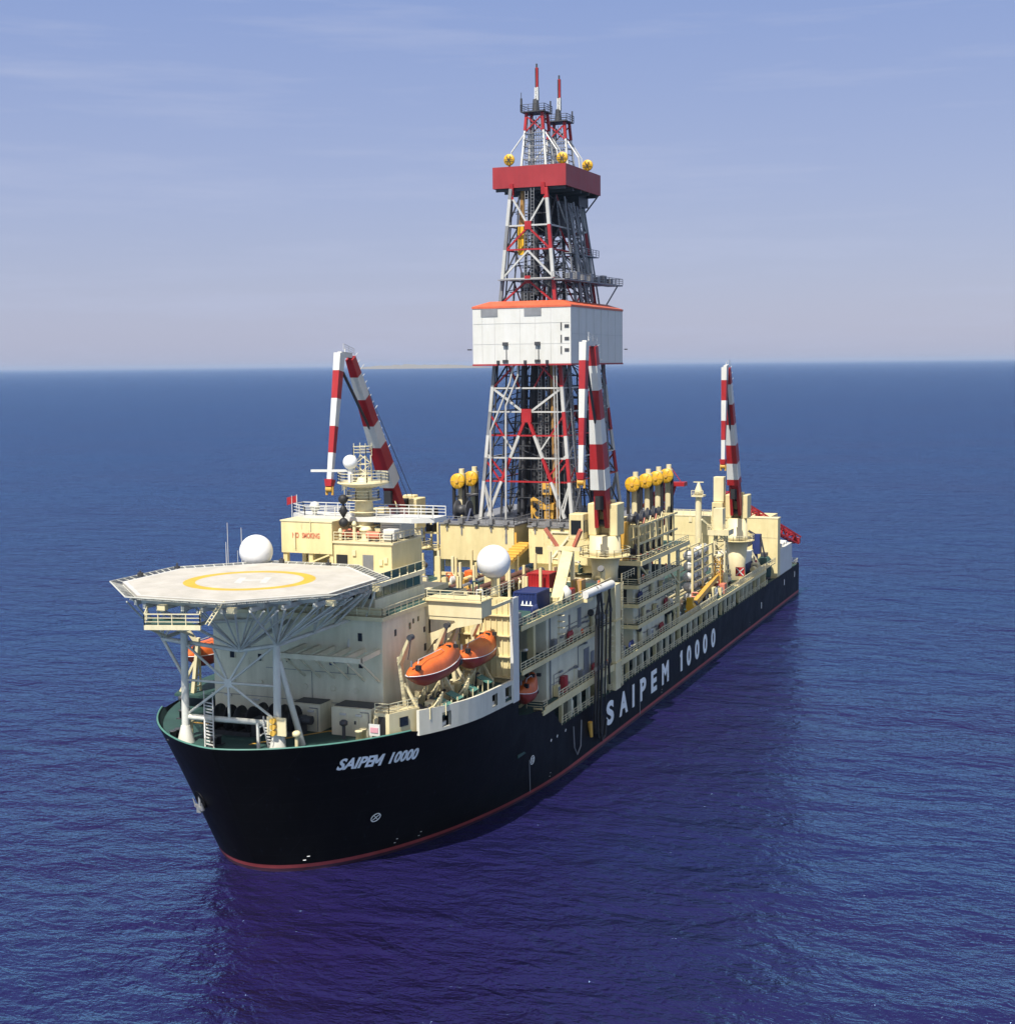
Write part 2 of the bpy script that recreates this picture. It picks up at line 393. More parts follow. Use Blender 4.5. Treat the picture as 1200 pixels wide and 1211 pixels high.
def hull_pt(i, z):
    xt, zt = tops[i]
    x = hxs(z) + (32 - hxs(z)) * CS[i] if i <= KE else xt
    return x, hb(x, z), z
mb = MB(); mb.smooth = True
rows = [[hull_pt(i, z) for z in ZL] + [hull_pt(i, 7.5 + (tops[i][1] - 7.5) * k / 5) for k in range(1, 6)] for i in range(len(tops))]
nr = len(rows[0])
for side in (-1, 1):
    vs = [(x, y * side, z) for rw in rows for x, y, z in rw]; fs = []; base = len(mb.f)
    for i in range(len(rows) - 1):
        for k in range(nr - 1):
            q = (i * nr + k, (i + 1) * nr + k, (i + 1) * nr + k + 1, i * nr + k + 1)
            fs.append(q if side < 0 else q[::-1])
    mb._add(vs, fs, True)
    j = base
    for i in range(len(rows) - 1):
        for k in range(nr - 1):
            mb.mi[j] = 2 if k < 2 else 1 if k == 2 else 0
            j += 1
mb.m = 0; mb.quad((XT, -HB, -3), (XT, HB, -3), (XT, HB, 8), (XT, -HB, 8))
hull = obj('hull', mb, [HULL, HULLRED, HULLMAR], ship)
# bulwark lining, rim and decks
mb = MB()
for side in (-1, 1):
    ins = []
    for i in range(17):
        zt = tops[i][1]; row = []
        for z in (zt, 16.25):
            x, y, _ = hull_pt(i, z); row.append((x + .3, max(0, y - .3) * side, z))
        ins.append(row)
    for a, b in zip(ins, ins[1:]): mb.quad(a[0], b[0], b[1], a[1])
obj('bulwark_lining', mb, GREEN, ship)
mb = MB(); mb.smooth = True
for side in (-1, 1):
    pts = [(x + .1, max(0, hb(x, z) - .1) * side, z + .05) for x, z in tops[:17]]
    mb.path(pts, .12, 6)
obj('bulwark_rim', mb, TEAL, ship)
mb = MB()
poly = []
for i in range(KE + 1): x, y, z = hull_pt(i, 15.9); poly.append((x + .15, -max(0, y - .15)))
poly = poly + [(32, -20.8), (32, 20.8)] + [(p[0], -p[1]) for p in poly[::-1]]
mb.prism(poly, 'z', 15.9, 16.2)
fdeck = obj('forecastle_deck', mb, GREEN, ship)
mb = MB(); mb.prism([(32, -20.9), (226.9, -20.9), (226.9, 20.9), (32, 20.9)], 'z', 7.3, 7.7)
obj('main_deck', mb, GREEN, ship)
mb = MB()
mb.box(48.5, 186, -17.6, -17.3, 7.7, 11.3); mb.box(48.5, 186, 17.3, 17.6, 7.7, 11.3)
obj('inner_side_wall', mb, GREEN, ship)  # dark green puts the shade of the deck gap into the wall colour
mb = MB()
mb.box(44.4, 186.6, -21.05, 21.05, 11.28, 11.62); mb.box(32.1, 44.4, -20.9, 20.9, 11.28, 11.62)
obj('process_deck', mb, GREEN, ship)
mb = MB()
for s in (-1, 1): mb.box(41, 186.6, 21.05 * s - .12, 21.05 * s + .12, 11.05, 11.75)
mb.box(186.6, 186.85, -21, 21, 7.7, 11.75)
obj('deck_edge_girder', mb, CREAM, ship)
for i in range(34):                      # stub pillars between the main deck and the deck above
    x = 50.5 + i * 4.0
    mb = MB(); mb.bar((x, -20.2, 7.7), (x, -20.2, 11.3), .55, .45); mb.bar((x, -20.2, 10.4), (x, -17.7, 11.2), .3)
    if i % 3 == 1: mb.box(x + .8, x + 2.6, -19.8, -18.4, 7.7, 9.6)
    obj('deck_pillar', mb, WALLG if i % 4 else CREAM, ship)
mb = MB(); mb.rail([(49, -20.9, 7.8), (66.5, -20.9, 7.8)]); mb.rail([(71, -20.9, 7.8), (139, -20.9, 7.8)]); mb.rail([(147, -20.9, 7.8), (156, -20.9, 7.8)]); mb.rail([(160, -20.9, 7.8), (189, -20.9, 7.8)])
mb.rail([(49, 20.9, 7.8), (186, 20.9, 7.8)])
for x in (49, 71, 139, 147, 156, 160, 189): pass
obj('main_deck_railing', mb, RAILM, ship)
mb = MB(); mb.rail([(112, -20.9, 11.65), (140, -20.9, 11.65)]); mb.rail([(144, -20.9, 11.65), (186, -20.9, 11.65)])
obj('process_deck_railing', mb, RAILM, ship)
mb = MB(); mb.rail([(202, -20.8, 8), (226.5, -20.8, 8), (226.5, 20.8, 8)], h=1.2)
obj('stern_railing', mb, RAILM, ship)
# white side plating under the lifeboat deck, with dark ports
mb = MB()
wins = [(11.0, 12.6, 16.5, 18.3), (22.9, 24.6, 16.3, 17.9), (27.3, 29.4, 15.9, 17.9)]
xs = sorted({7.4, 9, 14, 16.2, 18, 20, 30.4} | {w for q in wins for w in q[:2]})
def pz0(x): return 16.25 + (15.4 - 16.25) * (x - 7.4) / 24
def pz1(x): return 19.3 + (18.9 - 19.3) * (x - 7.4) / 8.8 if x < 16.2 else 18.9 + (18.45 - 18.9) * (x - 16.2) / 14
def py(x, z=17): return -hb(x, min(z, 17.0)) - .07
for a, b in zip(xs, xs[1:]):
    cut = [w for w in wins if w[0] <= a and b <= w[1]]
    spans = [(None, None)] if not cut else [(None, cut[0][2]), (cut[0][3], None)]
    for lo, hi in spans:
        za, zb = (pz0(a), pz0(b)) if lo is None else (lo, lo); zc, zd = (pz1(b), pz1(a)) if hi is None else (hi, hi)
        mb.quad((a, py(a), za), (b, py(b), zb), (b, py(b), zc), (a, py(a), zd))
        mb.quad((a, py(a) + .35, za), (a, py(a) + .35, zd), (b, py(b) + .35, zc), (b, py(b) + .35, zb))
        mb.quad((a, py(a), zd), (b, py(b), zc), (b, py(b) + .35, zc), (a, py(a) + .35, zd))
        if lo is None: pass
mb.quad((7.4, py(7.4), 16.25), (7.4, py(7.4), 19.3), (7.4, py(7.4) + .35, 19.3), (7.4, py(7.4) + .35, 16.25))
obj('side_plating', mb, PLATING, ship)
for (a, b, z0, z1) in wins:
    yw = py((a + b) / 2) + .7; mb = MB(); mb.box(a - .1, b + .1, yw, yw + .2, z0 - .2, z1 + .2); obj('side_port', mb, BLACK, ship)
    mb = MB(); mb.box(a + .2, b - .1, yw - .3, yw - .02, z0, z0 + .5); mb.m = 0; obj('fairlead', mb, WHITE, ship)
mb = MB(); mb.prism([(8.6, -13.3), (8.6, -18.4), (13, -19.6), (19, -20.6), (30.3, -20.6), (30.3, -13.3)], 'z', 17.6, 17.9); mb.box(8.6, 8.8, -18.3, -13.3, 16.2, 17.59)
obj('lifeboat_deck', mb, GREEN, ship)
mb = MB(); mb.prism([(10, 11), (10, 18.2), (15, 20), (30.3, 20.5), (30.3, 11)], 'z', 17.6, 17.9); obj('lifeboat_deck', mb, GREEN, ship)
# yellow walkway lines on the foredeck
mb = MB()
mb.prism([(5.6, -7.0), (6.4, -7.0), (-2.2, -1.2), (-3.0, -1.2)], 'z', 16.2, 16.215)
mb.box(5.5, 6.1, -14.5, -7.0, 16.2, 16.213); mb.box(3.6, 4.1, 2, 12, 16.2, 16.213)
obj('deck_marking', mb, OCHRE, ship)
# lettering on the bow and along the side
def place_bow(x0, x1, zb0, zb1, h):
    def f(u, v, w):
        z = zb0 + (zb1 - zb0) * u + h * v; x = x0 + (x1 - x0) * u - .0 + .45 * v - 0.55 * v
        return (x, -hb(x, z) - .03 - w, z)
    return f
for txt, a, b, za, zb in (('SAIPE', -.5, 3.05, 13.45, 13.25), ('10000', 5.1, 8.8, 13.15, 12.95)):
    obj('ship_name', text_mesh(txt, 2, .05, place_bow(a, b, za, zb, 1.5), bold=.055, shear=.04), LETTER, ship)
pf_ = place_bow(2.98, 4.1, 13.24, 13.18, 1.5); mb = MB()
for a, b in (((.0, 0), (.02, 1)), ((.02, 1), (.39, .25)), ((.39, .25), (.82, 1)), ((.80, 0), (.82, 1))):
    for k in range(4):
        u0, v0 = a[0] + (b[0] - a[0]) * k / 4, a[1] + (b[1] - a[1]) * k / 4; u1, v1 = a[0] + (b[0] - a[0]) * (k + 1) / 4, a[1] + (b[1] - a[1]) * (k + 1) / 4; w = .24
        P = [pf_(u, v, h) for h in (0, .05) for u, v in ((u0, v0), (u0 + w, v0), (u1 + w, v1), (u1, v1))]
        mb._add(P, [(0, 1, 2, 3), (4, 7, 6, 5), (0, 4, 5, 1), (1, 5, 6, 2), (2, 6, 7, 3), (3, 7, 4, 0)], False)
obj('ship_name', mb, LETTER, ship)
def place_side(x0, x1, z0, z1, off=.0):
    return lambda u, v, w: (x0 + (x1 - x0) * u, -HB - .02 - off - w, z0 + (z1 - z0) * v)
LT = [('S', 69.0, 72.7), ('A', 75.7, 80.1), ('I', 82.7, 83.8), ('P', 87.0, 90.5), ('E', 93.6, 97.0), ('M', 100.3, 104.6),
      ('1', 112.7, 113.9), ('0', 117.0, 120.1), ('0', 123.0, 126.2), ('0', 129.1, 132.3), ('0', 135.6, 138.8)]
for ch, a, b in LT:
    if ch == '1':
        mb = MB(); mb.prism([(a, 2.65), (b, 2.65), (b, 6.5), (a + .25, 6.5), (a - .5, 5.7), (a - .2, 5.35), (a, 5.5)], 'y', -HB - .06, -HB - .02); o = obj('side_name', mb, LETTER, ship)
        continue
    o = obj('side_name', text_mesh(ch, 4, .04, place_side(a, b, 2.65, 6.5), bold=.16, res=5), LETTER, ship)
# thruster mark (circle with a cross), draught marks
for (px, pz, r_) in ((6.54, 5.91, .52), (37.1, 5.73, .6)):
    mb = MB()
    ring = [(px + r_ * math.cos(t * math.pi / 12), pz + r_ * math.sin(t * math.pi / 12)) for t in range(25)]
    mb.path([(x, -hb(x, z) - .04, z) for x, z in ring], .055, 4)
    for s in (1, -1):
        q = [(px - .34, pz - .34 * s), (px + .34, pz + .34 * s)]; mb.path([(x, -hb(x, z) - .04, z) for x, z in q], .045, 4)
    obj('thruster_mark', mb, LETTER, ship)
mb = MB()
for bx in (1.2, 10.6, 14.1, 44, 100, 170):
    for k in range(2):
        z = 1.5 + k * .5; x = bx + .1 * k
        mb.path([(x, -hb(x, z) - .05, z), (x + .22, -hb(x + .22, z) - .04, z)], .04, 4)
for bx in (44, 46.5, 50):
    z = 6.6; mb.path([(bx, -hb(bx, z) - .05, z), (bx + .25, -hb(bx + .25, z + .3) - .05, z + .3)], .07, 4)
for bx, z in ((182, 4), (208, 5.6), (221, 5.8)): mb.path([(bx, -21.05, z - .7), (bx, -21.05, z + .7)], .10, 4)
obj('draught_mark', mb, LETTER, ship)
# pipes and overboard lines on the side
mb = MB()
mb.path([(53, -21.25, 6.6), (53.2, -21.3, 3.5), (54.5, -21.3, 2.0), (56, -21.3, 3.0), (56.5, -21.25, 6.8)], .09, 5)
mb.path([(86.5, -21.2, 6), (86.4, -21.2, .6)], .07, 5); mb.path([(36, -20.9, 6), (36.2, -20.9, 1.5)], .05, 4)
obj('overboard_pipe', mb, STEEL, ship)
mb = MB(); mb.tube((60.2, -21.3, 5.6), (60.6, -21.4, 3.2), .42, .25, 8); obj('yellow_fender_buoy', mb, OCHRE, ship)
# anchor recess pocket on the stem
mb = MB(); mb.smooth = True
c = Vector((-2.2, 6.1, 8.7)); d = Vector((-.84, .45, -.3)).normalized()
mb.tube(c - d * 1.2, c + d * .25, 1.5, 1.15, 16)
obj('anchor_pocket', mb, HULL, ship)
a = thing('anchor', tuple(c), 'grey stockless anchor housed against the black stem', 'anchor')
q = c + d * .22; s_ = Vector((.55, .83, 0))
mb = MB(); mb.bar(q + Vector((0, 0, .9)), q + Vector((0, 0, -.9)), .28); obj('shank', mb, STEEL, a)
mb = MB(); b0 = q + Vector((0, 0, -.85)) + d * .1
mb.bar(b0 - s_ * 1.2, b0 + s_ * 1.2, .35, .3); mb.bar(b0 - s_ * 1.2, b0 - s_ * 1.35 + Vector((0, 0, 1.0)) + d * .3, .3, .2, .08, .08); mb.bar(b0 + s_ * 1.2, b0 + s_ * 1.35 + Vector((0, 0, 1.0)) + d * .3, .3, .2, .08, .08); mb.bar(b0, b0 + Vector((0, 0, -.6)), .6, .35)
obj('fluke', mb, STEEL, a)
# ================================================================ FOREDECK
def winch(x, y, lab):
    t = thing('mooring_winch', (x, y, 16.2), lab, 'winch')
    for dy in (-1.5, 1.5):
        mb = MB(); mb.lathe((x, y + dy, 18.0), [(1.6, -.9), (1.65, -.75), (.8, -.7), (.8, .7), (1.65, .75), (1.6, .9)], 22, 'y'); obj('drum', mb, BLACK, t)
    mb = MB(); mb.box(x - 1.2, x + 1.2, y - 2.7, y + 2.7, 16.2, 16.7); mb.box(x - .9, x + .9, y - 3.4, y - 2.7, 16.2, 18.4); mb.box(x - .9, x + .9, y + 2.6, y + 3.2, 16.2, 18.2); obj('frame', mb, DARK, t)
    mb = MB(); mb.tube((x, y - 3.4, 18), (x, y - 4.6, 18), .55, n=12); obj('motor', mb, DARK, t)
winch(1.2, 3.2, 'dark mooring winch on the foredeck nearer the starboard helideck leg')
winch(3.4, -1.4, 'dark mooring winch on the foredeck closer to the white deck boxes')
def bollard(x, y, z, lab, mat, h=1.1):
    t = thing('bollard', (x, y, z), lab, 'bollard', 'bollards on the foredeck')
    for d in (-.55, .55):
        mb = MB(); mb.lathe((x + d, y, z), [(.34, 0), (.34, h - .15), (.44, h - .12), (.44, h)], 12); obj('post', mb, mat, t)
    mb = MB(); mb.box(x - 1.1, x + 1.1, y - .5, y + .5, z, z + .12); obj('base', mb, mat, t)
bollard(2.6, -13.0, 16.2, 'sunlit cream double bollard by the rim beside the port deck boxes', PALE, 1.5)
bollard(5.6, 13.6, 16.2, 'dark double bollard by the starboard bow rim behind the helideck leg', DARK)
bollard(-3.4, 8.6, 16.2, 'dark double bollard at the very bow outside the helideck leg', DARK)
bollard(-4.6, 2.2, 16.2, 'dark double bollard in front of the two mooring winches', DARK)
def ventpost(x, y, lab, mat):
    t = thing('vent_post', (x, y, 16.2), lab, 'vent', 'vent posts on the foredeck')
    mb = MB(); mb.tube((x, y, 16.2), (x, y, 17.9), .22, n=8); obj('pipe', mb, mat, t)
    mb = MB(); mb.lathe((x, y, 17.8), [(.3, 0), (.5, .15), (.5, .5), (.25, .7)], 10); obj('cap', mb, mat, t)
ventpost(-1.6, 7.6, 'white mushroom vent between the starboard helideck leg and the ladder', PALE)
ventpost(3.2, -10.4, 'dark slim vent post standing on the yellow deck line', DARK)
ventpost(7.4, 15.2, 'dark slim post rising over the starboard bow rim', DARK)
ventpost(-3.2, -7.8, 'white slim vent beside the port helideck leg', PALE)
def deckbox(x0, x1, y0, y1, z1, lab, doors):
    t = thing('deck_box', ((x0 + x1) / 2, (y0 + y1) / 2, 16.2), lab, 'deck box', 'deck boxes before the front wall')
    mb = MB(); mb.box(x0, x1, y0, y1, 16.2, z1); obj('box_body', mb, WALLG, t)
    mb = MB(); mb.prism([(x0 + .5, y0 + .15), (x1 - .1, y0 + .15), (x1 - .1, y1 - .15), (x0 + .5, y1 - .15)], 'z', z1, z1 + .09); obj('roof', mb, DARK, t)
    for dy in doors:
        mb = MB(); mb.box(x0 - .06, x0 - .002, dy - .45, dy + .45, 16.5, 18.5); obj('door', mb, WALLG, t)
        mb = MB(); mb.box(x0 - .1, x0 - .062, dy - .12, dy + .12, 17.7, 18.1); obj('door_window', mb, DARK, t)
    for k in range(2):
        yy = y0 + (y1 - y0) * (.3 + .4 * k); mb = MB(); mb.box(x0 - .2, x0 - .003, yy - .4, yy + .4, z1 - .9, z1 - .65); obj('lamp', mb, WHITE, t)
    mb = MB(); mb.path([(x0 - .08, y0 + .3, 16.3), (x0 - .08, y0 + .3, z1 - .4), (x0 - .08, y0 + 1.4, z1 - .4)], .05, 4); obj('pipe', mb, STEEL, t)
deckbox(5.0, 7.9, -6.2, -2.2, 19.5, 'pale deck box nearer the middle of the front wall', [-5.2])
deckbox(4.6, 7.9, -13.3, -8.0, 19.6, 'longer pale deck box with a door at the port end of the front wall', [-11.2])
t = thing('corner_cabin', (4.5, -16.2, 16.2), 'small sunlit cream cabin with dark doorway at the port bow corner', 'cabin')
mb = MB(); mb.prism([(4.2, -15.9), (8.6, -17.7), (8.6, -13.9), (4.2, -13.9)], 'z', 16.2, 19.4); obj('wall', mb, PALE, t)
mb = MB(); mb.box(4.1, 4.194, -15.4, -14.5, 16.6, 19.0); obj('doorway', mb, BLACK, t)
mb = MB(); mb.prism([(5.6, -16.55), (6.8, -17.04), (6.78, -17.1), (5.58, -16.61)], 'z', 17.6, 18.7); obj('window', mb, GLASS, t)
mb = MB(); mb.box(3.2, 4.15, -14.4, -14.33, 16.4, 18.9); obj('door', mb, PALE, t)
mb = MB(); mb.rail([(4.3, -15.8, 19.4), (4.3, -14.0, 19.4)]); mb.rail([(4.3, -15.8, 19.4), (8.5, -17.5, 19.4)]); obj('railing', mb, RAILM, t)
t = thing('notice_board', (2.2, -15.3, 16.2), 'white notice board with pink print by the corner cabin', 'sign')
mb = MB(); mb.box(2.9, 2.98, -15.3, -13.9, 17.0, 18.4); obj('panel', mb, WHITE, t)
mb = MB(); mb.box(2.82, 2.89, -15.1, -14.1, 17.4, 18.0); obj('notice', mb, paint('pink_print', (.62, .30, .36), .6), t)
mb = MB(); mb.bar((2.94, -15, 16.2), (2.94, -15, 17), .1); mb.bar((2.94, -14.2, 16.2), (2.94, -14.2, 17), .1); obj('leg', mb, WHITE, t)
def stair(p, q, w, lab, side):
    t = thing('stair', p, lab, 'stair', 'steep stairs on the foredeck')
    mb = MB(); mb.ladder(p, q, w, .16, .38, side); obj('steps', mb, WHITE, t)
    mb = MB(); s = Vector(side) * (w / 2)
    for k in (-1, 1):
        a, b = Vector(p) + s * k, Vector(q) + s * k; u = Vector((0, 0, 1))
        mb.bar(a + u, b + u, .09)
        for f in (0, .33, .66, 1): c = a.lerp(b, f); mb.bar(c, c + u, .08)
    obj('handrail', mb, WHITE, t)
stair((-5.6, 2.4, 16.2), (-3.2, 4.0, 21.2), 1.5, 'white steep stair beside the winches on the starboard side', (.3, 1, 0))
stair((-3.4, -5.3, 16.2), (-4.4, -5.3, 19.2), 2.2, 'white caged ladder stair under the signal board', (0, 1, 0))
t = thing('signal_board', (-4.6, -5.6, 18.2), 'white board with three amber lamps on the port helideck leg', 'signal lights')
mb = MB(); mb.box(-4.5, -4.3, -7.2, -4.7, 18.1, 20.2); obj('panel', mb, PALE, t)
for k in range(3):
    mb = MB(); mb.tube((-4.5, -5.7, 18.45 + k * .7), (-5.0, -5.7, 18.45 + k * .7), .30, .34, 12); obj('lamp', mb, AMBER, t)
t = thing('deck_post_light', (-4.0, -3.4, 16.2), 'white upright post with short arms left of the signal board', 'post')
mb = MB(); mb.bar((-4, -3.2, 16.2), (-4, -3.2, 19.2), .3); mb.bar((-4, -3.2, 18.6), (-3, -4.6, 19.6), .12); mb.bar((-4, -3.2, 17.6), (-3, -4.6, 18.6), .12); obj('post', mb, WHITE, t)

# ================================================================ HELIDECK
heli = thing('helideck', (0.3, .3, 16.2), 'octagonal grey helicopter deck with yellow ring on a braced truss', 'helideck')
HC, HR, HZ = (0.5, .2), 14.95, 35.0
octo = [(HC[0] + HR * math.cos(R(22.5 + 45 * k)), HC[1] + HR * math.sin(R(22.5 + 45 * k))) for k in range(8)]
mb = MB(); mb.prism(octo, 'z', 34.72, HZ); obj('deck_plate', mb, DECKG, heli)
def ringmesh(r0, r1, z, n=72):
    mb = MB(); P = lambda r, i, h: (HC[0] + r * math.cos(2 * math.pi * i / n), HC[1] + r * math.sin(2 * math.pi * i / n), z + h)
    for i in range(n):
        mb.quad(P(r0, i, .006), P(r1, i, .006), P(r1, i + 1, .006), P(r0, i + 1, .006))
    return mb
obj('landing_ring', ringmesh(6.3, 7.7, HZ), LINEY, heli)
mb = MB()
hd = Vector((.92, .39, 0)); hp = Vector((-.39, .92, 0)); c0 = Vector((HC[0] + .2, HC[1] - .3, HZ + .008))
def hq(u0, u1, v0, v1): mb.quad(*[tuple(c0 + hd * u + hp * v) for u, v in ((u0, v0), (u1, v0), (u1, v1), (u0, v1))])
hq(-2.2, 2.2, -1.9, -1.1); hq(-2.2, 2.2, 1.1, 1.9); hq(-.45, .45, -1.1, 1.1)
obj('landing_letter', mb, LINEW, heli)
mb = MB()
for k in range(8):
    a, b = Vector((*octo[k], HZ + .005)), Vector((*octo[(k + 1) % 8], HZ + .005)); c = Vector((*HC, HZ + .005))
    mb.quad(tuple(a), tuple(b), tuple(b.lerp(c, .035)), tuple(a.lerp(c, .035)))
obj('edge_line', mb, LINEW, heli)
for k in range(8):
    a, b = Vector((*octo[k], 34.6)), Vector((*octo[(k + 1) % 8], 34.6)); c = Vector((*HC, 34.6))
    ao, bo = c + (a - c) * 1.10, c + (b - c) * 1.10; ao.z = bo.z = 35.05
    mb = MB(); n = 10
    for i in range(n + 1):
        f = i / n; mb.bar(a.lerp(b, f), ao.lerp(bo, f), .10)
    for f in (.0, .25, .5, .75): mb.bar(a.lerp(ao, f), b.lerp(bo, f), .03)
    m2 = MB(); m2.bar(ao, bo, .10); m2.bar(a, b, .10)
    fr = obj('net_frame', m2, TRUSS, heli)
    nm = MB()
    nx = 46
    for i in range(nx + 1): f = i / nx; nm.bar(a.lerp(b, f), ao.lerp(bo, f), .045)
    for j in range(1, 6): nm.bar(a.lerp(ao, j / 6), b.lerp(bo, j / 6), .045)
    obj('safety_net', nm, NET, fr)
    obj('net_bracket', mb, TRUSS, fr)
mb = MB()
for k in range(-6, 7):
    xx = HC[0] + k * 2.1; h = min(13.8, 19.5 - abs(xx - HC[0])) - .7
    mb.bar((xx, -h, 34.2), (xx, h, 34.2), .25, .5)
for k in range(-5, 6):
    yy = HC[1] + k * 2.5; h = min(13.8, 19.5 - abs(yy - HC[1])) - .7
    mb.bar((-h, yy, 33.8), (h, yy, 33.8), .35, .5)
obj('deck_beams', mb, TRUSS, heli)
NA, NB, NC, ND = (-2.7, 10.5, 28.0), (-4.2, -1.2, 27.6), (-3.6, -5.8, 28.4), (9.5, -9.0, 29.6)
NE, NF = (6.5, 10.5, 28.4), (9.5, 0, 29)
for (x, y) in ((-4.3, 6.5), (-3.7, -5.6)):
    mb = MB(); mb.smooth = True; mb.tube((x, y, 17.6), (x + .3, y, 29.2), .46, .42, 14); mb.tube((x, y, 16.2), (x, y, 18.2), 1.05, .55, 14); mb.tube((x + .3, y, 29.2), (x + .3, y, 33.8), .3, .3, 10)
    obj('leg', mb, TRUSS, heli)
mb = MB(); mb.tube((-.9, -7.2, 16.2), (-3.3, -5.8, 26.5), .38, .32, 10); obj('strut', mb, TRUSS, heli)
mb = MB(); mb.tube((-1.9, 8.0, 16.2), (-3.4, 6.8, 24), .26, n=8); obj('strut', mb, TRUSS, heli)
mb = MB()
A = lambda z: (-4.1, 6.5, z); B_ = lambda z: (-3.5, -5.6, z); M_ = (-3.9, .7, 23.6)
mb.tube(A(19.2), B_(19.2), .34, n=10)
for p in (A(23.6), B_(23.6), A(19.4), B_(19.4), A(28), B_(28.4), (-3.9, .7, 19.2), (-3.4, 3.2, 28), (-3.4, -2.0, 28)): mb.tube(M_, p, .16, n=7)
mb.bar((-4.0, .7 - .5, 23.6), (-4.0, .7 + .5, 23.6), .1, 1.0)
obj('cross_bracing', mb, TRUSS, heli)
mb = MB()
for a, b in ((NA, NB), (NB, NC), (NC, ND), (NA, NE), (NE, NF), (NF, ND), (NB, NF), (A(28), NA), (NC, NF)): mb.tube(a, b, .26, n=8)
obj('lower_chord', mb, TRUSS, heli)
mb = MB()
def fan(n, pts, r=.125):
    for p in pts: mb.tube(n, (p[0], p[1], 33.7), r, n=7)
fan(NA, [(-13, 5.2), (-6, 12.6), (-8, 6), (-2, 12), (-2, 6)])
fan(NB, [(-13.2, -6.6), (-13.8, -2.2), (-13.8, 3), (-11, -8.8), (-8, -8.4), (-9, 2), (-4, -3)])
fan(NC, [(-9.2, -10.4), (-6.2, -12.6), (-3.0, -13.4), (-11.8, -7.6), (.2, -13.6), (-6, -6), (-1, -9)])
fan((2.0, -7.3, 28.9), [(2.5, -13.6), (5.5, -12.8), (-1.5, -13.6), (3, -8)])
fan((5.5, -8.1, 29.2), [(5.5, -13), (8.5, -12), (3.5, -13.6), (9, -9)])
fan(NA, [(-10.5, 9.5), (-12, 0), (-4, 9)], .1); fan(NB, [(-12.6, -4.6), (-10, -10), (-6.5, -10.5), (-11.5, 5), (-2, -6), (0, -2), (-6, 4)], .1); fan(NC, [(-4.6, -12.6), (-1.4, -12.8), (-8, -9.6), (2.6, -12.4), (-4, -9)], .1); fan((2.0, -7.3, 28.9), [(0, -12.6), (4, -13.2), (6.8, -12), (1, -10)], .1); fan((5.5, -8.1, 29.2), [(7, -12.6), (4.4, -13), (9.8, -10.6)], .1)
fan(ND, [(9, -11.4), (13, -6), (7, -12.6), (12, -9)])
fan(NF, [(13, 4), (13, -4), (8, 4), (6, -3)])
mb.tube(NA, (-4.2, 6.6, 24), .2, n=7); mb.tube(NA, (-10.5, 12.5, 33.6), .0001, n=4)
obj('truss_strut', mb, TRUSS, heli)
mb = MB(); mb.tube((8.6, -8.8, 29.4), (8.0, -8.6, 25.9), .24, n=8); mb.tube((7.9, -11, 29.6), (9.6, -11.8, 33.6), .13, n=7); obj('wall_strut', mb, TRUSS, heli)
mb = MB()      # access platform hung under the forward edge
mb.prism([(-17.2, 2.2), (-12.4, 5.0), (-12.4, 1.0), (-15.4, -3.6)], 'z', 32.35, 32.55)
obj('access_platform', mb, GREEN, heli)
mb = MB(); mb.rail([(-12.8, 5.0, 32.55), (-17.2, 2.2, 32.55), (-15.4, -3.6, 32.55), (-12.6, -1.8, 32.55)], h=1.25, r=.09); mb.prism([(-17.3, 2.2), (-17.1, 2.2), (-15.3, -3.7), (-15.5, -3.7)], 'z', 32.1, 32.6)
mb.bar((-16.2, -.8, 32.3), (-10, 1.0, 30.2), .22); mb.bar((-17, 2, 32.3), (-11, 4, 30.2), .22); mb.ladder((-15.0, -4.2, 32.6), (-13.0, -5.0, 35.0), 1.0, .09, .4, (.5, .7, 0))
obj('platform_railing', mb, RAILM, heli)
mb = MB(); mb.smooth = True
for (x, y) in ((-13.2, -6.2), (-5.5, -14), (5.2, -14.1), (-13.9, 2.2)): mb.box(x - .3, x + .3, y - .5, y + .5, 33.7, 34.3); obj('floodlight', mb, PALE, heli); mb = MB()
for i, (x, y) in enumerate(((15.0, -2.2), (14.6, 4.4), (6.2, 14.4), (-1, 14.6))):
    mb = MB(); mb.box(x - .2, x + .2, y - .3, y + .3, 35, 35.3 + .2 * (i % 2)); mb.tube((x, y, 35.3), (x, y, 35.7), .12, n=6); obj('fire_monitor', mb, DARK, heli)
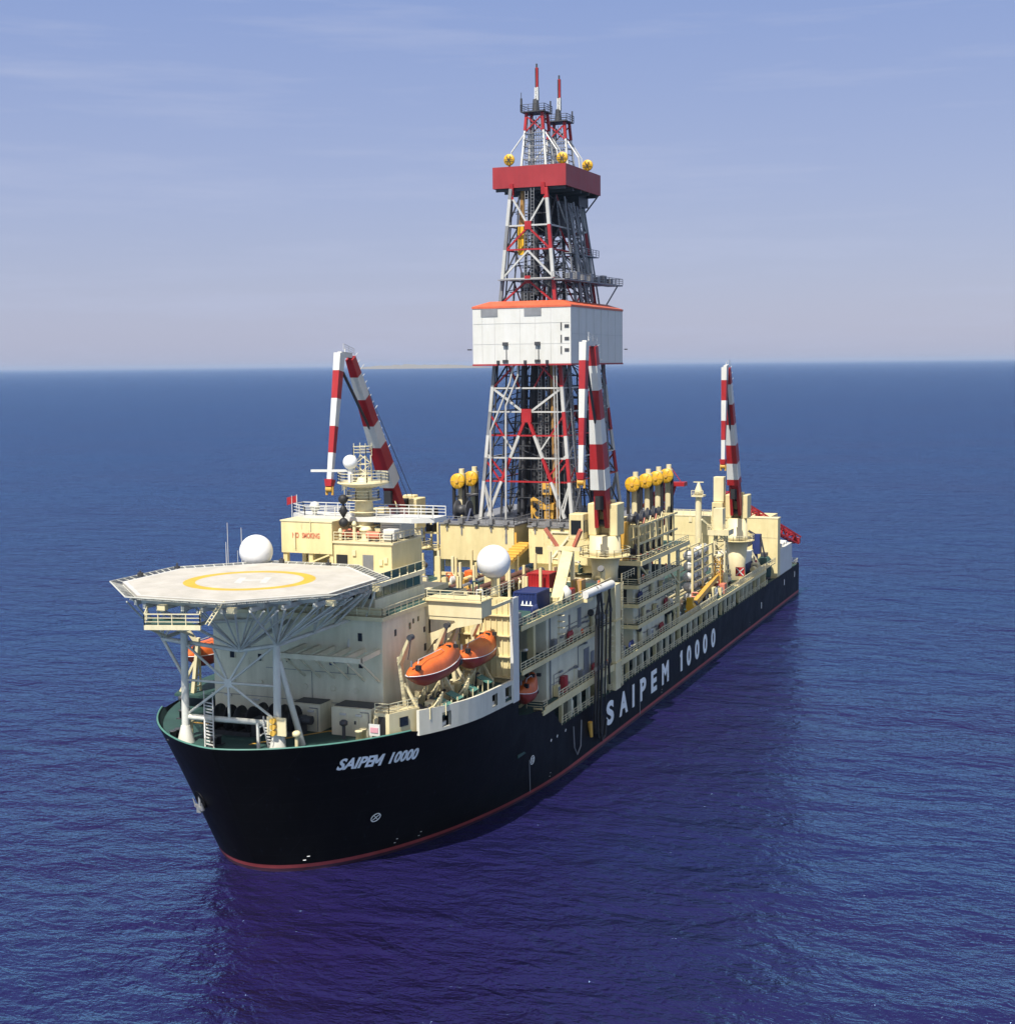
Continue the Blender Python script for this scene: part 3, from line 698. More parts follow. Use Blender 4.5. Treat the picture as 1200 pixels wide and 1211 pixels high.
# ================================================================ ACCOMMODATION BLOCK
acc = thing('accommodation_block', (19, -1, 16.2), 'pale windowed accommodation block under the helideck', 'deckhouse')
Y0, Y1 = -13.2, 10.6
mb = MB()
mb.box(8, 32, Y0, Y1, 16.2, 29.75); obj('wall', mb, WALLG, acc)
mb = MB(); mb.box(7.7, 32, Y0 - .25, Y1 + .25, 29.75, 30.0); obj('roof_deck', mb, GREEN, acc); mb = MB(); mb.box(7.55, 32, Y0 - .4, Y0 - .255, 29.6, 30.1); mb.box(7.55, 7.695, Y0 - .25, Y1 + .25, 29.6, 30.1); obj('roof_edge', mb, PALE, acc)
for (y, z, w, h, r) in ((-10.27, 27.5, .55, 1.0, 0), (-10.3, 24.2, .55, 1.0, 0), (-2.33, 27.3, .5, .5, 1), (3.84, 24.1, .5, .9, 0), (1.72, 24.1, .45, .7, 0), (-.21, 24.05, .5, .6, 0), (-6.37, 24.2, .7, .8, 2),
                     (7.84, 24.3, .6, 1.0, 0), (3.8, 20.9, .42, .6, 1), (7.84, 20.85, .42, .6, 1), (6.96, 17.6, .42, .6, 1), (3.88, 17.6, .42, .6, 1), (-.11, 20.9, .45, .6, 1), (-2.5, 20.9, .45, .6, 1), (-6.4, 20.95, .45, .6, 1), (-9.53, 20.9, .45, .6, 1), (-7.2, 18.2, .4, .8, 2)):
    mb = MB()
    if r == 1: mb.tube((7.995, y, z), (7.93, y, z), w * .62, n=14)
    else: mb.box(7.94, 7.996, y - w * .55, y + w * .55, z - h / 2, z + h / 2)
    o = obj('porthole' if r == 1 else 'window', mb, BLUE if r == 2 else GLASS, acc)
    mb = MB()
    if r == 1:
        mb.lathe((7.96, y, z), [(w * .62, -.04), (w * .78, -.04), (w * .78, .04), (w * .62, .04)], 14, 'x')
    else:
        ww, hh = w * .55, h / 2
        for q in ((y - ww - .08, y - ww, z - hh - .08, z + hh + .08), (y + ww, y + ww + .08, z - hh - .08, z + hh + .08), (y - ww, y + ww, z + hh, z + hh + .08), (y - ww, y + ww, z - hh - .08, z - hh)): mb.box(7.9, 7.997, *q)
    obj('frame', mb, WALLG, o)
for (y, z) in ((8.6, 19.0), (4.6, 18.7), (-.4, 18.2), (-6.5, 18.5)):
    mb = MB(); mb.box(7.8, 7.997, y - .5, y + .5, z - .1, z + .1); obj('wall_lamp', mb, WHITE, acc)
mb = MB()       # thin pipes and seams on the front wall
for z in (19.15, 22.9): mb.bar((7.96, Y0 + (.3 if z < 20 else 3.2), z), (7.96, Y1 - .3 if z < 20 else 3.0, z), .06)
mb.bar((7.95, -8.5, 22.9), (7.95, -8.5, 25.2), .07); mb.bar((7.95, -8.5, 24.2), (7.95, -6.4, 24.2), .06)
mb.bar((7.95, -3.5, 22.9), (7.95, -3.5, 16.3), .06)
obj('wall_pipe', mb, STEEL, acc)
for (x, z, w, h) in ((11.5, 27.6, .45, .8), (15.5, 27.75, .45, .8), (16.5, 28.2, .4, .6), (17.9, 28.25, .4, .6), (19.75, 24.3, .5, .9), (22.3, 24.6, .5, .9), (23.6, 25.0, .5, .9), (19.6, 26.6, .4, .7), (12.8, 21.5, .5, .9), (25.4, 22, .5, .9)):
    mb = MB(); mb.box(x - w / 2, x + w / 2, Y0 - .06, Y0 - .003, z - h / 2, z + h / 2); obj('window', mb, GLASS, acc)
for (x, z) in ((13.4, 18.0), (20, 18.0), (27.4, 18.0)):
    mb = MB(); mb.box(x - .45, x + .45, Y0 - .07, Y0 - .003, z - .05, z + 1.95); obj('door', mb, TEAL, acc)
# cantilever bracket frame high on the front wall
fr = thing('bracket_frame', (5.4, -8.4, 25.8), 'grey bracket frame jutting from the front wall on six struts', 'bracket frame')
mb = MB(); mb.bar((3.0, -2.2, 25.75), (3.0, -13.0, 25.75), .5, .6); obj('front_beam', mb, WALLG, fr)
for k in range(6):
    y = -2.5 - k * 2.05
    mb = MB(); mb.bar((3.0, y, 25.75), (8.0, y, 25.95), .5, .55); mb.bar((3.2, y, 25.5), (7.98, y, 22.2), .2); obj('bracket', mb, WALLG, fr)
# lifeboat bay: aft bulkhead, overhead girder with curved bracket plate
bay = thing('lifeboat_bay', (31, -17, 15.2), 'cream frame and ribbed bulkhead enclosing the port lifeboat bay', 'bay frame')
mb = MB(); mb.box(30.6, 31.7, -20.6, -13.2, 15.3, 29.2); obj('bulkhead', mb, CREAM, bay)
mb = MB(); mb.box(30.0, 32.0, -21.15, -20.7, 15.3, 29.3); obj('end_plate', mb, WHITE, bay)
mb = MB()
for z in (18.6, 21.4, 24.2, 26.9): mb.box(30.1, 30.59, -20.6, -13.2, z - .08, z + .08)
for k in range(9): y = -20.2 + k * .82; mb.box(30.42, 30.59, y - .05, y + .05, 15.4, 29)
obj('stiffener', mb, CREAM, bay)
mb = MB(); mb.box(20, 23.2, -21.0, -13.2, 28.35, 30.3); mb.box(23.2, 30.6, -21.0, -20.7, 28.9, 29.3); obj('girder', mb, PALE, bay)
mb = MB(); mb.box(19.6, 23.4, -21.1, -13.0, 30.3, 30.5); obj('girder_top', mb, CREAM, bay)
arc = [(-13.2, 23.4), (-13.6, 24.4), (-14.4, 25.2), (-15.8, 26.0), (-17.4, 26.9), (-18.6, 27.5), (-20.6, 27.75), (-20.98, 27.75), (-20.98, 28.35), (-13.2, 28.35)]
hole = [(-13.5, 27.6), (-13.5, 26.1), (-14.3, 26.3), (-15.6, 26.9), (-17.0, 27.5), (-17.0, 27.9), (-14.2, 27.9)]
bm = bmesh.new()
def ringv(pts, x): return [bm.verts.new((x, y, z)) for y, z in pts]
mb = MB(); bm.free()
def bridge(xa):
    o, h = [(-13.2, 23.4), (-14.4, 25.2), (-15.8, 26.0), (-17.4, 26.9), (-20.98, 27.75), (-20.98, 28.35), (-13.2, 28.35)], [(-13.6, 26.0), (-14.3, 26.25), (-15.6, 26.8), (-17.0, 27.45), (-17.3, 27.6), (-17.2, 27.85), (-13.6, 27.85)]
    for i in range(7):
        j = (i + 1) % 7; mb.quad(*[(xa, *p) for p in (o[i], o[j], h[j], h[i])])
        for q in (o, h): mb.quad((20.1, *q[i]), (20.1, *q[j]), (20.6, *q[j]), (20.6, *q[i]))
bridge(20.1); 
o_, h_ = None, None
bridge(20.6)
obj('bracket_plate', mb, PALE, bay)
mb = MB(); mb.rail([(20, -20.9, 30.5), (20, -13.5, 30.5)]); mb.rail([(20, -20.9, 30.5), (31, -20.9, 30.5)]); obj('railing', mb, RAILM, bay)

# ================================================================ BRIDGE AND TOP HOUSES
br = thing('wheelhouse', (17, -1, 30), 'wheelhouse with dark wraparound windows behind the helideck', 'wheelhouse')
mb = MB(); mb.box(10.2, 24, -11.2, 10, 30, 31.7); mb.box(10.5, 23.8, -10.9, 9.7, 31.7, 33.1); mb.box(10, 24, -11.4, 10.2, 33.1, 33.6); obj('wall', mb, WALLG, br)
for k in range(9):
    y = -10.6 + k * 2.3; mb = MB(); mb.box(10.40, 10.497, y, y + 2.0, 31.8, 33.0); obj('window', mb, GLASS, br)
for k in range(6):
    x = 10.9 + k * 2.1; mb = MB(); mb.box(x, x + 1.8, -11.0, -10.903, 31.8, 33.0); obj('window', mb, GLASSG, br)
mb = MB(); mb.rail([(8, -13.3, 30), (19.8, -13.3, 30)]); mb.rail([(8, 10.6, 30), (8, -13.3, 30)]); obj('railing', mb, RAILM, br)
mb = MB(); mb.box(8.2, 9.6, -13.0, 10, 30.0, 30.9); obj('coaming', mb, PALE, br); mb = MB(); mb.box(24.1, 31.9, -11, 10, 30.01, 30.7); obj('after_house', mb, PALE, br)
mb = MB()
for k in range(6): mb.box(10.2 + k * 2.2, 12.0 + k * 2.2, -11.42, -11.36, 33.75, 34.75)
obj('windscreen', mb, GLASSG, br)
mb = MB(); mb.rail([(10, -11.3, 33.6), (24, -11.3, 33.6)], step=2.2, r=.1); mb.rail([(10, -11.3, 33.6), (10, 10, 33.6)]); obj('roof_railing', mb, RAILM, br)

th = thing('top_house', (23, -3, 33.6), 'cream deckhouse with dark door above the wheelhouse', 'deckhouse')
mb = MB(); mb.box(18.2, 27, -9.5, -1.2, 33.6, 37.4); mb.box(24.2, 27, -1.2, 5, 33.6, 37.4); obj('wall', mb, CREAM, th)
mb = MB(); mb.box(18, 27.2, -9.8, -1.15, 37.4, 37.65); obj('roof', mb, PALE, th)
mb = MB(); mb.box(18.13, 18.196, -6.9, -5.4, 33.8, 36.0); obj('door', mb, STEEL, th)
mb = MB(); mb.box(18.12, 18.195, -3.2, -1.6, 34.6, 35.9); obj('window', mb, BLACK, th)
mb = MB(); mb.rail([(18.1, -9.6, 37.65), (18.1, -1.3, 37.65)]); mb.rail([(18.1, -9.6, 37.65), (27, -9.6, 37.65)]); obj('railing', mb, RAILM, th)
for (y, z) in ((-8.7, 35.4), (-8.0, 35.1), (-4.2, 36.2)):
    mb = MB(); mb.box(18.0, 18.197, y - .25, y + .25, z - .35, z + .35); obj('wall_box', mb, PALE, th)
ns = thing('sign_house', (21, 2.8, 33.6), 'cream box house with red NO SMOKING lettering behind the helideck', 'deckhouse')
mb = MB(); mb.box(18, 24, -1.1, 6.4, 35.9, 40.0); obj('wall', mb, CREAM, ns)
mb = MB(); mb.box(17.9, 24.1, -1.2, 6.5, 40.0, 40.15); obj('roof', mb, PALE, ns)
for y in (-.8, 2.2, 6.0):
    mb = MB(); mb.box(18.2, 18.8, y - .3, y + .3, 33.6, 35.9); mb.box(23, 23.6, y - .3, y + .3, 33.6, 35.9); obj('leg', mb, CREAM, ns)
mb = MB(); mb.bar((18.1, 4.5, 33.8), (18.1, -.6, 35.8), .2); obj('brace', mb, CREAM, ns)
def place_ns(y0, y1): return lambda u, v, w: (17.985 - w, y0 + (y1 - y0) * u, 37.85 + .72 * v)
obj('sign_lettering', text_mesh('NO', 1, .03, place_ns(4.75, 3.75), bold=.03), REDLET, ns)
obj('sign_lettering', text_mesh('SMOKING', 1, .03, place_ns(3.3, .7), bold=.03), REDLET, ns)
mb = MB(); mb.box(17.7, 17.98, 4.2, 4.35, 36.6, 38.6); mb.tube((17.9, 2.0, 38.9), (17.9, 2.0, 40.4), .07, n=6); obj('sign_pipe', mb, PALE, ns)
pf = thing('compass_platform', (23, -3, 37.6), 'long white railed platform above the top deckhouse', 'platform')
mb = MB(); mb.prism([(20.8, 4.6), (23.5, 7.8), (26, 7.8), (26, -13.6), (22.5, -13.6), (21, -11)], 'z', 39.9, 40.5); obj('deck', mb, WHITE, pf)
mb = MB(); mb.rail([(20.9, 4.5, 40.5), (23.5, 7.7, 40.5), (26, 7.7, 40.5), (26, -13.5, 40.5)], h=1.2, r=.09); mb.rail([(20.9, -1.5, 40.5), (20.9, 4.5, 40.5)], h=1.2, r=.09); mb.rail([(22, -13.5, 40.5), (21, -6, 40.5)], h=1.2, r=.09); obj('railing', mb, WHITE, pf)
for (x, y) in ((25.3, -8.6), (23.2, -8.6), (25.5, 5)):
    mb = MB(); mb.bar((x, y, 30), (x, y, 39.9), .45); obj('support', mb, CREAM, pf)
mb = MB(); mb.tube((21.6, 3.4, 40.5), (21.6, 3.4, 41.2), .3, n=8); mb.sphere((21.6, 3.4, 41.6), .7, 12, 8); obj('searchlight', mb, WHITE, pf)
# mast
ma = thing('radar_mast', (22.5, -3.4, 37.6), 'cream column mast with ring platforms and small white dome', 'mast')
mb = MB(); mb.smooth = True; mb.lathe((22.5, -3.4, 37.6), [(1.55, 0), (1.3, 1.5), (1.15, 5), (1.05, 8)], 16); obj('column', mb, PALE, ma)
mb = MB()
for z, r_ in ((39.2, 1.9), (41.0, 1.9), (42.6, 2.2)): mb.lathe((22.5, -3.4, z), [(r_, 0), (r_, .12)], 18)
mb.lathe((22.5, -3.4, 44.7), [(1.6, -.5), (3.4, .1), (3.4, .3), (.2, .3)], 20)
obj('platform', mb, PALE, ma)
mb = MB(); q = [(22.5 + 3.3 * math.cos(k * math.pi / 5), -3.4 + 3.3 * math.sin(k * math.pi / 5), 45.0) for k in range(10)]; mb.rail(q, close=True, r=.08)
q = [(22.5 + 2.1 * math.cos(k * math.pi / 4), -3.4 + 2.1 * math.sin(k * math.pi / 4), 42.7) for k in range(8)]; mb.rail(q, close=True, r=.07); obj('railing', mb, RAILM, ma)
mb = MB(); mb.lattice((22.5, -3.4, 45), (22.5, -3.4, 48.4), 1.7, 1.5, 3, .06, .04, up=(1, 0, 0)); mb.rail([(21.6, -4.3, 48.4), (23.4, -4.3, 48.4), (23.4, -2.5, 48.4), (21.6, -2.5, 48.4)], close=True, r=.07)
for dx, dy in ((-1, -1), (-1, 1), (1, 1), (1, -1)): mb.tube((22.5 + dx * .85, -3.4 + dy * .85, 48.3), (22.5 + dx * .85, -3.4 + dy * .85, 50), .05, n=5)
obj('lattice_top', mb, RAILM, ma)
mb = MB(); mb.bar((21, -3.0, 46.5), (19.5, 2.6, 46.5), .35, .3); obj('radar_scanner', mb, WHITE, ma)
mb = MB(); mb.sphere((20.9, -2.4, 47.6), .95, 18, 12); mb.tube((20.9, -2.4, 45), (20.9, -2.4, 46.8), .35, n=8); obj('small_dome', mb, RADOME, ma)
mb = MB(); mb.bar((21.4, -3.4, 43.2), (19.2, -2.4, 43.4), .12); mb.tube((19.2, -2.4, 43.2), (19.2, -2.4, 44.6), .06, n=5); obj('yard', mb, PALE, ma)
def shape(z, kind, lab):
    t = tag(obj('day_shape', (MB().lathe((18.6, -2.5, z), [(.02, -1.0), (.62, 0), (.02, 1.0)], 14) if kind else MB().sphere((18.6, -2.5, z), .62, 16, 10)), BLACK, None, (18.6, -2.5, z)), lab, 'signal shape', 'day shapes beside the mast')
shape(43.0, 0, 'black ball day shape topmost of three beside the mast'); shape(41.5, 1, 'black diamond day shape between the two balls beside the mast'); shape(40.0, 0, 'black ball day shape lowest of three beside the mast')
mb = MB()
# radomes
def radome(c, r, zb, lab):
    t = thing('radome', (c[0], c[1], zb), lab, 'radome', 'white satellite domes')
    mb = MB(); mb.sphere(c, r, 40, 24); obj('dome', mb, RADOME, t)
    mb = MB(); mb.smooth = True; mb.lathe((c[0], c[1], zb), [(.55, 0), (.4, .5), (.4, c[2] - zb - r - .1), (1.1, c[2] - zb - r + .25)], 16); obj('pedestal', mb, PALE, t)
    return t
rd = radome((31.4, -17.9, 33.9), 2.25, 29.3, 'large white dome on a post above the lifeboat bay bulkhead')
radome((15, 8.4, 36.3), 2.15, 33.6, 'large white dome seen just over the helideck edge beside the sign house')
# roof equipment
def acbox(x0, x1, y0, y1, z0, z1, lab, m=WHITE):
    t = thing('roof_unit', ((x0 + x1) / 2, (y0 + y1) / 2, z0), lab, 'roof unit', 'boxes on the deckhouse roof')
    mb = MB(); mb.box(x0, x1, y0, y1, z0 + .2, z1); obj('casing', mb, m, t, bevel=.06)
    mb = MB(); mb.box(x0 + .1, x1 - .1, y0 + .1, y1 - .1, z0, z0 + .2); obj('base', mb, DARK, t)
    mb = MB(); [mb.box(x0 - .05, x0 - .003, y0 + .2, y1 - .2, z0 + .5 + k * .3, z0 + .62 + k * .3) for k in range(max(1, int((z1 - z0 - .8) / .3)))]; obj('vent_grille', mb, STEEL, t)
acbox(22, 26, -9.0, -6.0, 37.65, 40.2, 'large white box unit behind the small one on the top house roof')
acbox(19.2, 20.8, -9.4, -7.8, 37.65, 39.2, 'small white box unit at the port corner of the top house roof')
acbox(19, 20.2, 2.6, 3.8, 33.6, 34.6, 'low pale box under the sign house', PALE)
def raft(x, y, z, lab, axis='y', m=RED):
    t = thing('life_raft', (x, y, z), lab, 'life raft', 'red raft drums on the roofs')
    mb = MB(); d = Vector((0, .9, 0)) if axis == 'y' else Vector((.9, 0, 0)); c = Vector((x, y, z + .75)); mb.smooth = True; mb.tube(c - d, c + d, .5, n=14); obj('canister', mb, m, t)
    mb = MB(); [mb.box(x + s * d.x * .6 - .4, x + s * d.x * .6 + .4, y + s * d.y * .6 - .15, y + s * d.y * .6 + .15, z, z + .35) for s in (-1, 1)]; obj('cradle', mb, DARK, t)
REDP = paint('faded_red', (.50, .16, .10), .5, .15, .1)
raft(20, -2.4, 37.65, 'faded red raft drum by the sign house wall', m=REDP); raft(21.4, -2.6, 37.65, 'faded red raft drum behind the first, next to the mast', m=REDP)
raft(19.4, -6.4, 37.65, 'faded red raft drum before the small white roof unit', m=REDP)
for (x, y, z, r_, h, lab) in ((20.6, -4.6, 37.65, .8, 1.3, 'cream mushroom vent at the foot of the mast'), (19.4, -3.6, 37.65, .3, 2.1, 'thin cream vent pipe near the raft drums'), (25, -4.8, 37.65, .5, 1.4, 'cream vent behind the mast column'), (18.8, -1.9, 37.65, .3, 1.2, 'short cream vent pipe on the roof edge over the dark window')):
    t = thing('roof_vent', (x, y, z), lab, 'vent', 'vents on the deckhouse roof')
    mb = MB(); mb.tube((x, y, z), (x, y, z + h), r_ * .7, n=12); obj('pipe', mb, PALE, t)
    mb = MB(); mb.lathe((x, y, z + h - .2), [(r_, 0), (r_ * 1.1, .2), (r_ * .7, .5), (.05, .6)], 14); obj('cap', mb, PALE, t)
def flag(x, y, z0, z1, lab, m, w=1.6):
    t = thing('flag', (x, y, z0), lab, 'flag')
    mb = MB(); mb.tube((x, y, z0), (x, y, z1), .06, n=6); obj('staff', mb, WHITE, t)
    mb = MB(); pts = 7
    for i in range(pts):
        a, b = i / pts, (i + 1) / pts; f = lambda k: (x + .15 * math.sin(k * 7), y + k * w, 0)
        pa, pb = f(a), f(b); mb.quad((pa[0], pa[1], z1 - 1.0 - .5 * a), (pb[0], pb[1], z1 - 1.0 - .5 * b), (pb[0], pb[1], z1 - .1 - .35 * b), (pa[0], pa[1], z1 - .1 - .35 * a))
    obj('cloth', mb, m, t)
flag(23.8, 7.4, 40.5, 42.9, 'red flag flying at the starboard end of the white platform', RED)
flag(21.3, -1.6, 40.5, 45.2, 'small pale signal flag on a halyard beside the mast', WHITE, .8)
for i, (x, y, z0, z1) in enumerate(((13.5, 9.6, 33.6, 39.5), (14.0, 12.0, 30, 40), (17, 12.5, 30, 36), (19.5, 5.6, 40.1, 43.2), (10.4, 9.9, 33.6, 38))):
    tag(obj('whip_antenna', MB().tube((x, y, z0), (x, y, z1), .055, .03, 6), WHITE, None, (x, y, z0)),
        ['thin white whip antenna rising from the wheelhouse corner', 'tallest thin whip antenna to starboard of the dome', 'short whip antenna close to the sign house legs', 'thin whip antenna on the sign house roof', 'thin whip antenna at the forward bridge corner'][i], 'antenna', 'whip antennas on the bridge')

# ================================================================ LIFEBOATS
def lifeboat(x0, L_, y, z, lab, w=3.3, pitch=0.0, group='port lifeboats'):
    t = thing('lifeboat', (x0 + L_ / 2, y, z), lab, 'lifeboat', group); n = 22
    def sec(f, prof):
        return prof
    hullv, hf = [], []; canv, cf = [], []
    K = 10
    for i in range(n + 1):
        f = i / n; s = max(.04, math.sin(math.pi * min(.999, max(.0001, f)) ** .82) ** .62); dp = max(.05, min(1, f / .26) ** .8 * min(1, (1.02 - f) / .10) ** .5); ch = max(.05, min(1, f / .30) ** .62 * min(1, (1.01 - f) / .16) ** .55)
        x = x0 + L_ * f; sh = .35 * (2 * f - 1) ** 2
        for k in range(K + 1):
            a = math.pi * k / K; hullv.append((x, y + w / 2 * s * math.cos(a), z + sh + 1.25 - (1.62 + sh * .4) * (math.sin(a) ** .85) * dp))
        hs = .92 * (1.0 + .40 * math.exp(-((f - .76) / .14) ** 2))
        for k in range(K + 1):
            a = math.pi * k / K; canv.append((x, y + w / 2 * s * .97 * math.cos(a), z + sh + 1.27 + 1.75 * hs * ch * (math.sin(a) ** .72)))
    for i in range(n):
        for k in range(K):
            q = (i * (K + 1) + k, (i + 1) * (K + 1) + k, (i + 1) * (K + 1) + k + 1, i * (K + 1) + k + 1); hf.append(q); cf.append(q[::-1])
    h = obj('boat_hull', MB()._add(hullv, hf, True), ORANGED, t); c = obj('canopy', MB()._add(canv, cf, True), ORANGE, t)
    mb = MB()
    for sgn in (1, -1):
        mb.path([(x0 + L_ * i / n, y + sgn * (w / 2 + .04) * max(.04, math.sin(math.pi * min(.999, max(.0001, i / n)) ** .82) ** .62), z + 1.26 + .35 * (2 * i / n - 1) ** 2) for i in range(n + 1)], .05, 5)
    obj('fender', mb, LETTER, t)
    xc = x0 + L_ * .76
    for dx, dy in ((-.72, -.45), (-.72, .45), (.1, -1.05)):
        mb = MB(); mb.box(xc + dx - .2, xc + dx + .12, y + dy - .28, y + dy + .28, z + 3.05, z + 3.5); obj('window', mb, BLACK, t)
    mb = MB(); mb.box(x0 + 1.0, x0 + 1.5, y - 1.0, y - .4, z + 2.2, z + 2.75); obj('hatch', mb, BLACK, t)
    mb = MB(); mb.path([(x0 + 1.6, y - .5, z + 2.85), (x0 + 1.8, y - .5, z + 3.35), (x0 + L_ * .55, y - .5, z + 3.45), (x0 + L_ * .6, y - .5, z + 3.1)], .05, 5); obj('grab_rail', mb, WHITE, t)
    mb = MB(); mb.smooth = True; mb.tube((x0 + .9, y, z + 2.6), (x0 + .9, y, z + 3.3), .14, n=8); mb.tube((x0 + L_ - 1.2, y, z + 2.6), (x0 + L_ - 1.2, y, z + 3.3), .14, n=8); obj('lifting_hook', mb, STEEL, t)
    mb = MB(); mb.lathe((x0 + L_ - .3, y, z + .5), [(.1, 0), (.45, .1), (.45, .35), (.1, .45)], 12, 'x'); obj('propeller', mb, DARK, t)
    return t
lifeboat(6.0, 14.6, -17.6, 22.0, 'orange enclosed lifeboat hanging fully in the sun, foremost on the port side')
lifeboat(20.4, 12.0, -17.6, 21.3, 'orange enclosed lifeboat half in shade against the ribbed bulkhead')
lifeboat(10.5, 12.5, 16.6, 21.2, 'orange lifeboat on the starboard side seen through the helideck truss', group='starboard lifeboats')
def davit(x, y, sg, lab):
    t = thing('davit', (x, y, 17.9), lab, 'davit', 'lifeboat davits')
    mb = MB(); mb.bar((x, y + .6 * sg, 17.9), (x, y + 1.6 * sg, 25.2), .5, .6, .4, .45); mb.bar((x + 1.6, y + .6 * sg, 17.9), (x + .3, y + 1.5 * sg, 24.5), .3); mb.bar((x, y - 1.4 * sg, 17.9), (x, y + .9 * sg, 22), .3)
    for k in range(4): mb.bar((x, y + (.7 + .2 * k) * sg, 18.6 + 1.5 * k), (x + 1.4 - .28 * k, y + (.7 + .2 * k) * sg, 18.6 + 1.5 * k), .16)
    obj('frame', mb, PALE, t)
    mb = MB(); mb.bar((x, y + 1.5 * sg, 24.4), (x - 1.2, y - .6 * sg, 28.0), .55, .6, .4, .4); obj('arm', mb, PALE, t)
    mb = MB(); mb.tube((x - 1.6, y - .6 * sg, 27.9), (x - .8, y - .6 * sg, 27.9), .36, n=12); obj('sheave', mb, DARK, t)
    mb = MB(); mb.tube((x - 1.2, y - .6 * sg, 27.6), (x - 1.2, y - .2 * sg, 25.2), .06, n=5); obj('fall_wire', mb, DARK, t)
    return t
davit(9.2, -16.4, 1, 'cream davit at the bow end of the foremost port lifeboat')
davit(17.8, -17.2, 1, 'cream davit between the two port lifeboats, nearer the bow')
davit(22.0, -17.2, 1, 'cream davit between the two port lifeboats, in shade')
davit(29.2, -17.2, 1, 'cream davit beside the ribbed bulkhead over the shaded lifeboat')
davit(11.4, 16.8, -1, 'cream davit of the starboard lifeboat, nearer the bow'); davit(21.4, 16.8, -1, 'cream davit of the starboard lifeboat, farther aft')
# gear on the lifeboat deck
for i, x in enumerate((12.4, 15.8, 20.5, 25.4)):
    t = thing('embarkation_flap', (x, -20.0, 17.9), ['green boarding ramp under the bow of the foremost lifeboat', 'green boarding ramp under the stern of the foremost lifeboat', 'dark green boarding ramp under the bow of the shaded lifeboat', 'green boarding ramp nearest the ribbed bulkhead'][i], 'ramp', 'boarding ramps on the lifeboat deck')
    mb = MB(); mb.bar((x, -19.9, 19.0), (x, -18.2, 19.7), 1.7, .12); obj('plate', mb, TEAL, t)
    mb = MB(); [mb.bar((x + d, -19 - .8 * k, 17.9), (x + d, -19 - .8 * k, 19.4), .12) for d in (-.8, .8) for k in (0, 1)]; obj('leg', mb, PALE, t)
for i in range(30):
    x = 9.6 + i * .68 + random.uniform(-.4, .4); y = random.uniform(-18.6, -14.4); k = i % 3
    t = thing('boat_winch' if k == 0 else 'deck_locker' if k == 1 else 'pipe_stand', (x, y, 17.9), None, ['boat winch', 'locker', 'pipe stand'][k], ['boat winches under the lifeboats', 'lockers under the lifeboats', 'pipe stands under the lifeboats'][k])
    t['label'] = ['dark boat winch with cream frame crowded under the port lifeboats', 'small cream locker crowded under the port lifeboats', 'tangle of cream bent pipes crowded under the port lifeboats'][k]
    if k == 0:
        mb = MB(); mb.lathe((x, y, 18.9), [(.7, -.7), (.7, -.6), (.4, -.55), (.4, .55), (.7, .6), (.7, .7)], 14, 'y'); obj('drum', mb, DARK, t); mb = MB(); mb.box(x - .5, x + .5, y - 1, y - .75, 17.9, 19.3); mb.box(x - .5, x + .5, y + .75, y + 1, 17.9, 19.3); obj('frame', mb, PALE, t)
    elif k == 1:
        mb = MB(); mb.box(x - .6, x + .6, y - .5, y + .5, 17.9, 19.3 + random.random()); obj('body', mb, [CREAM, PALE, WHITE][i % 2], t, bevel=.05); mb = MB(); mb.box(x - .62, x - .6 + .7, y - .53, y - .503, 18.1, 18.9); obj('door', mb, TEAL, t)
    else:
        mb = MB(); [mb.path([(x + d, y, 17.9), (x + d * 1.6, y - .3, 19.2 + d * .5), (x + d, y - 1.0, 20.3 + d * .6), (x + .4 + d, y - .6, 18.6)], .12, 6) for d in (-.6, -.2, .25, .7)]; obj('pipes', mb, PALE, t); mb = MB(); mb.box(x - .8, x + .8, y - .2, y + .2, 17.9, 18.2); obj('base', mb, DARK, t)
t = thing('deck_fence', (6, -19.8, 17.9), 'white railing along the forward edge of the lifeboat deck', 'railing')
mb = MB(); mb.rail([(8.7, -13.4, 17.9), (8.7, -18.2, 17.9)]); obj('end_rail', mb, RAILM, t)
mb = MB(); mb.rail([(8.7, -18.2, 17.9), (13, -19.4, 18.2)]); obj('side_rail', mb, RAILM, t)
# rescue boat in its recess
t = lifeboat(37.0, 6.6, -19.0, 13.3, 'small bright orange rescue boat in the hull recess abaft the bay frame', 2.5, group='rescue boat')
mb = MB(); mb.bar((39, -17, 11.6), (39, -19.2, 13.3), .3); mb.bar((42, -17, 11.6), (42, -19.2, 13.4), .3); mb.bar((40.5, -16.6, 11.6), (40.5, -17.2, 17.4), .5); mb.bar((40.5, -17.2, 17.4), (40.5, -19.2, 17.9), .4)
c = thing('rescue_boat_davit', (40, -17, 11.6), 'cream davit carrying the small rescue boat', 'davit'); obj('frame', mb, CREAM, c)
mb = MB(); mb.tube((40.5, -19.1, 17.7), (40.5, -19.1, 16), .05, n=5); obj('fall_wire', mb, DARK, c)
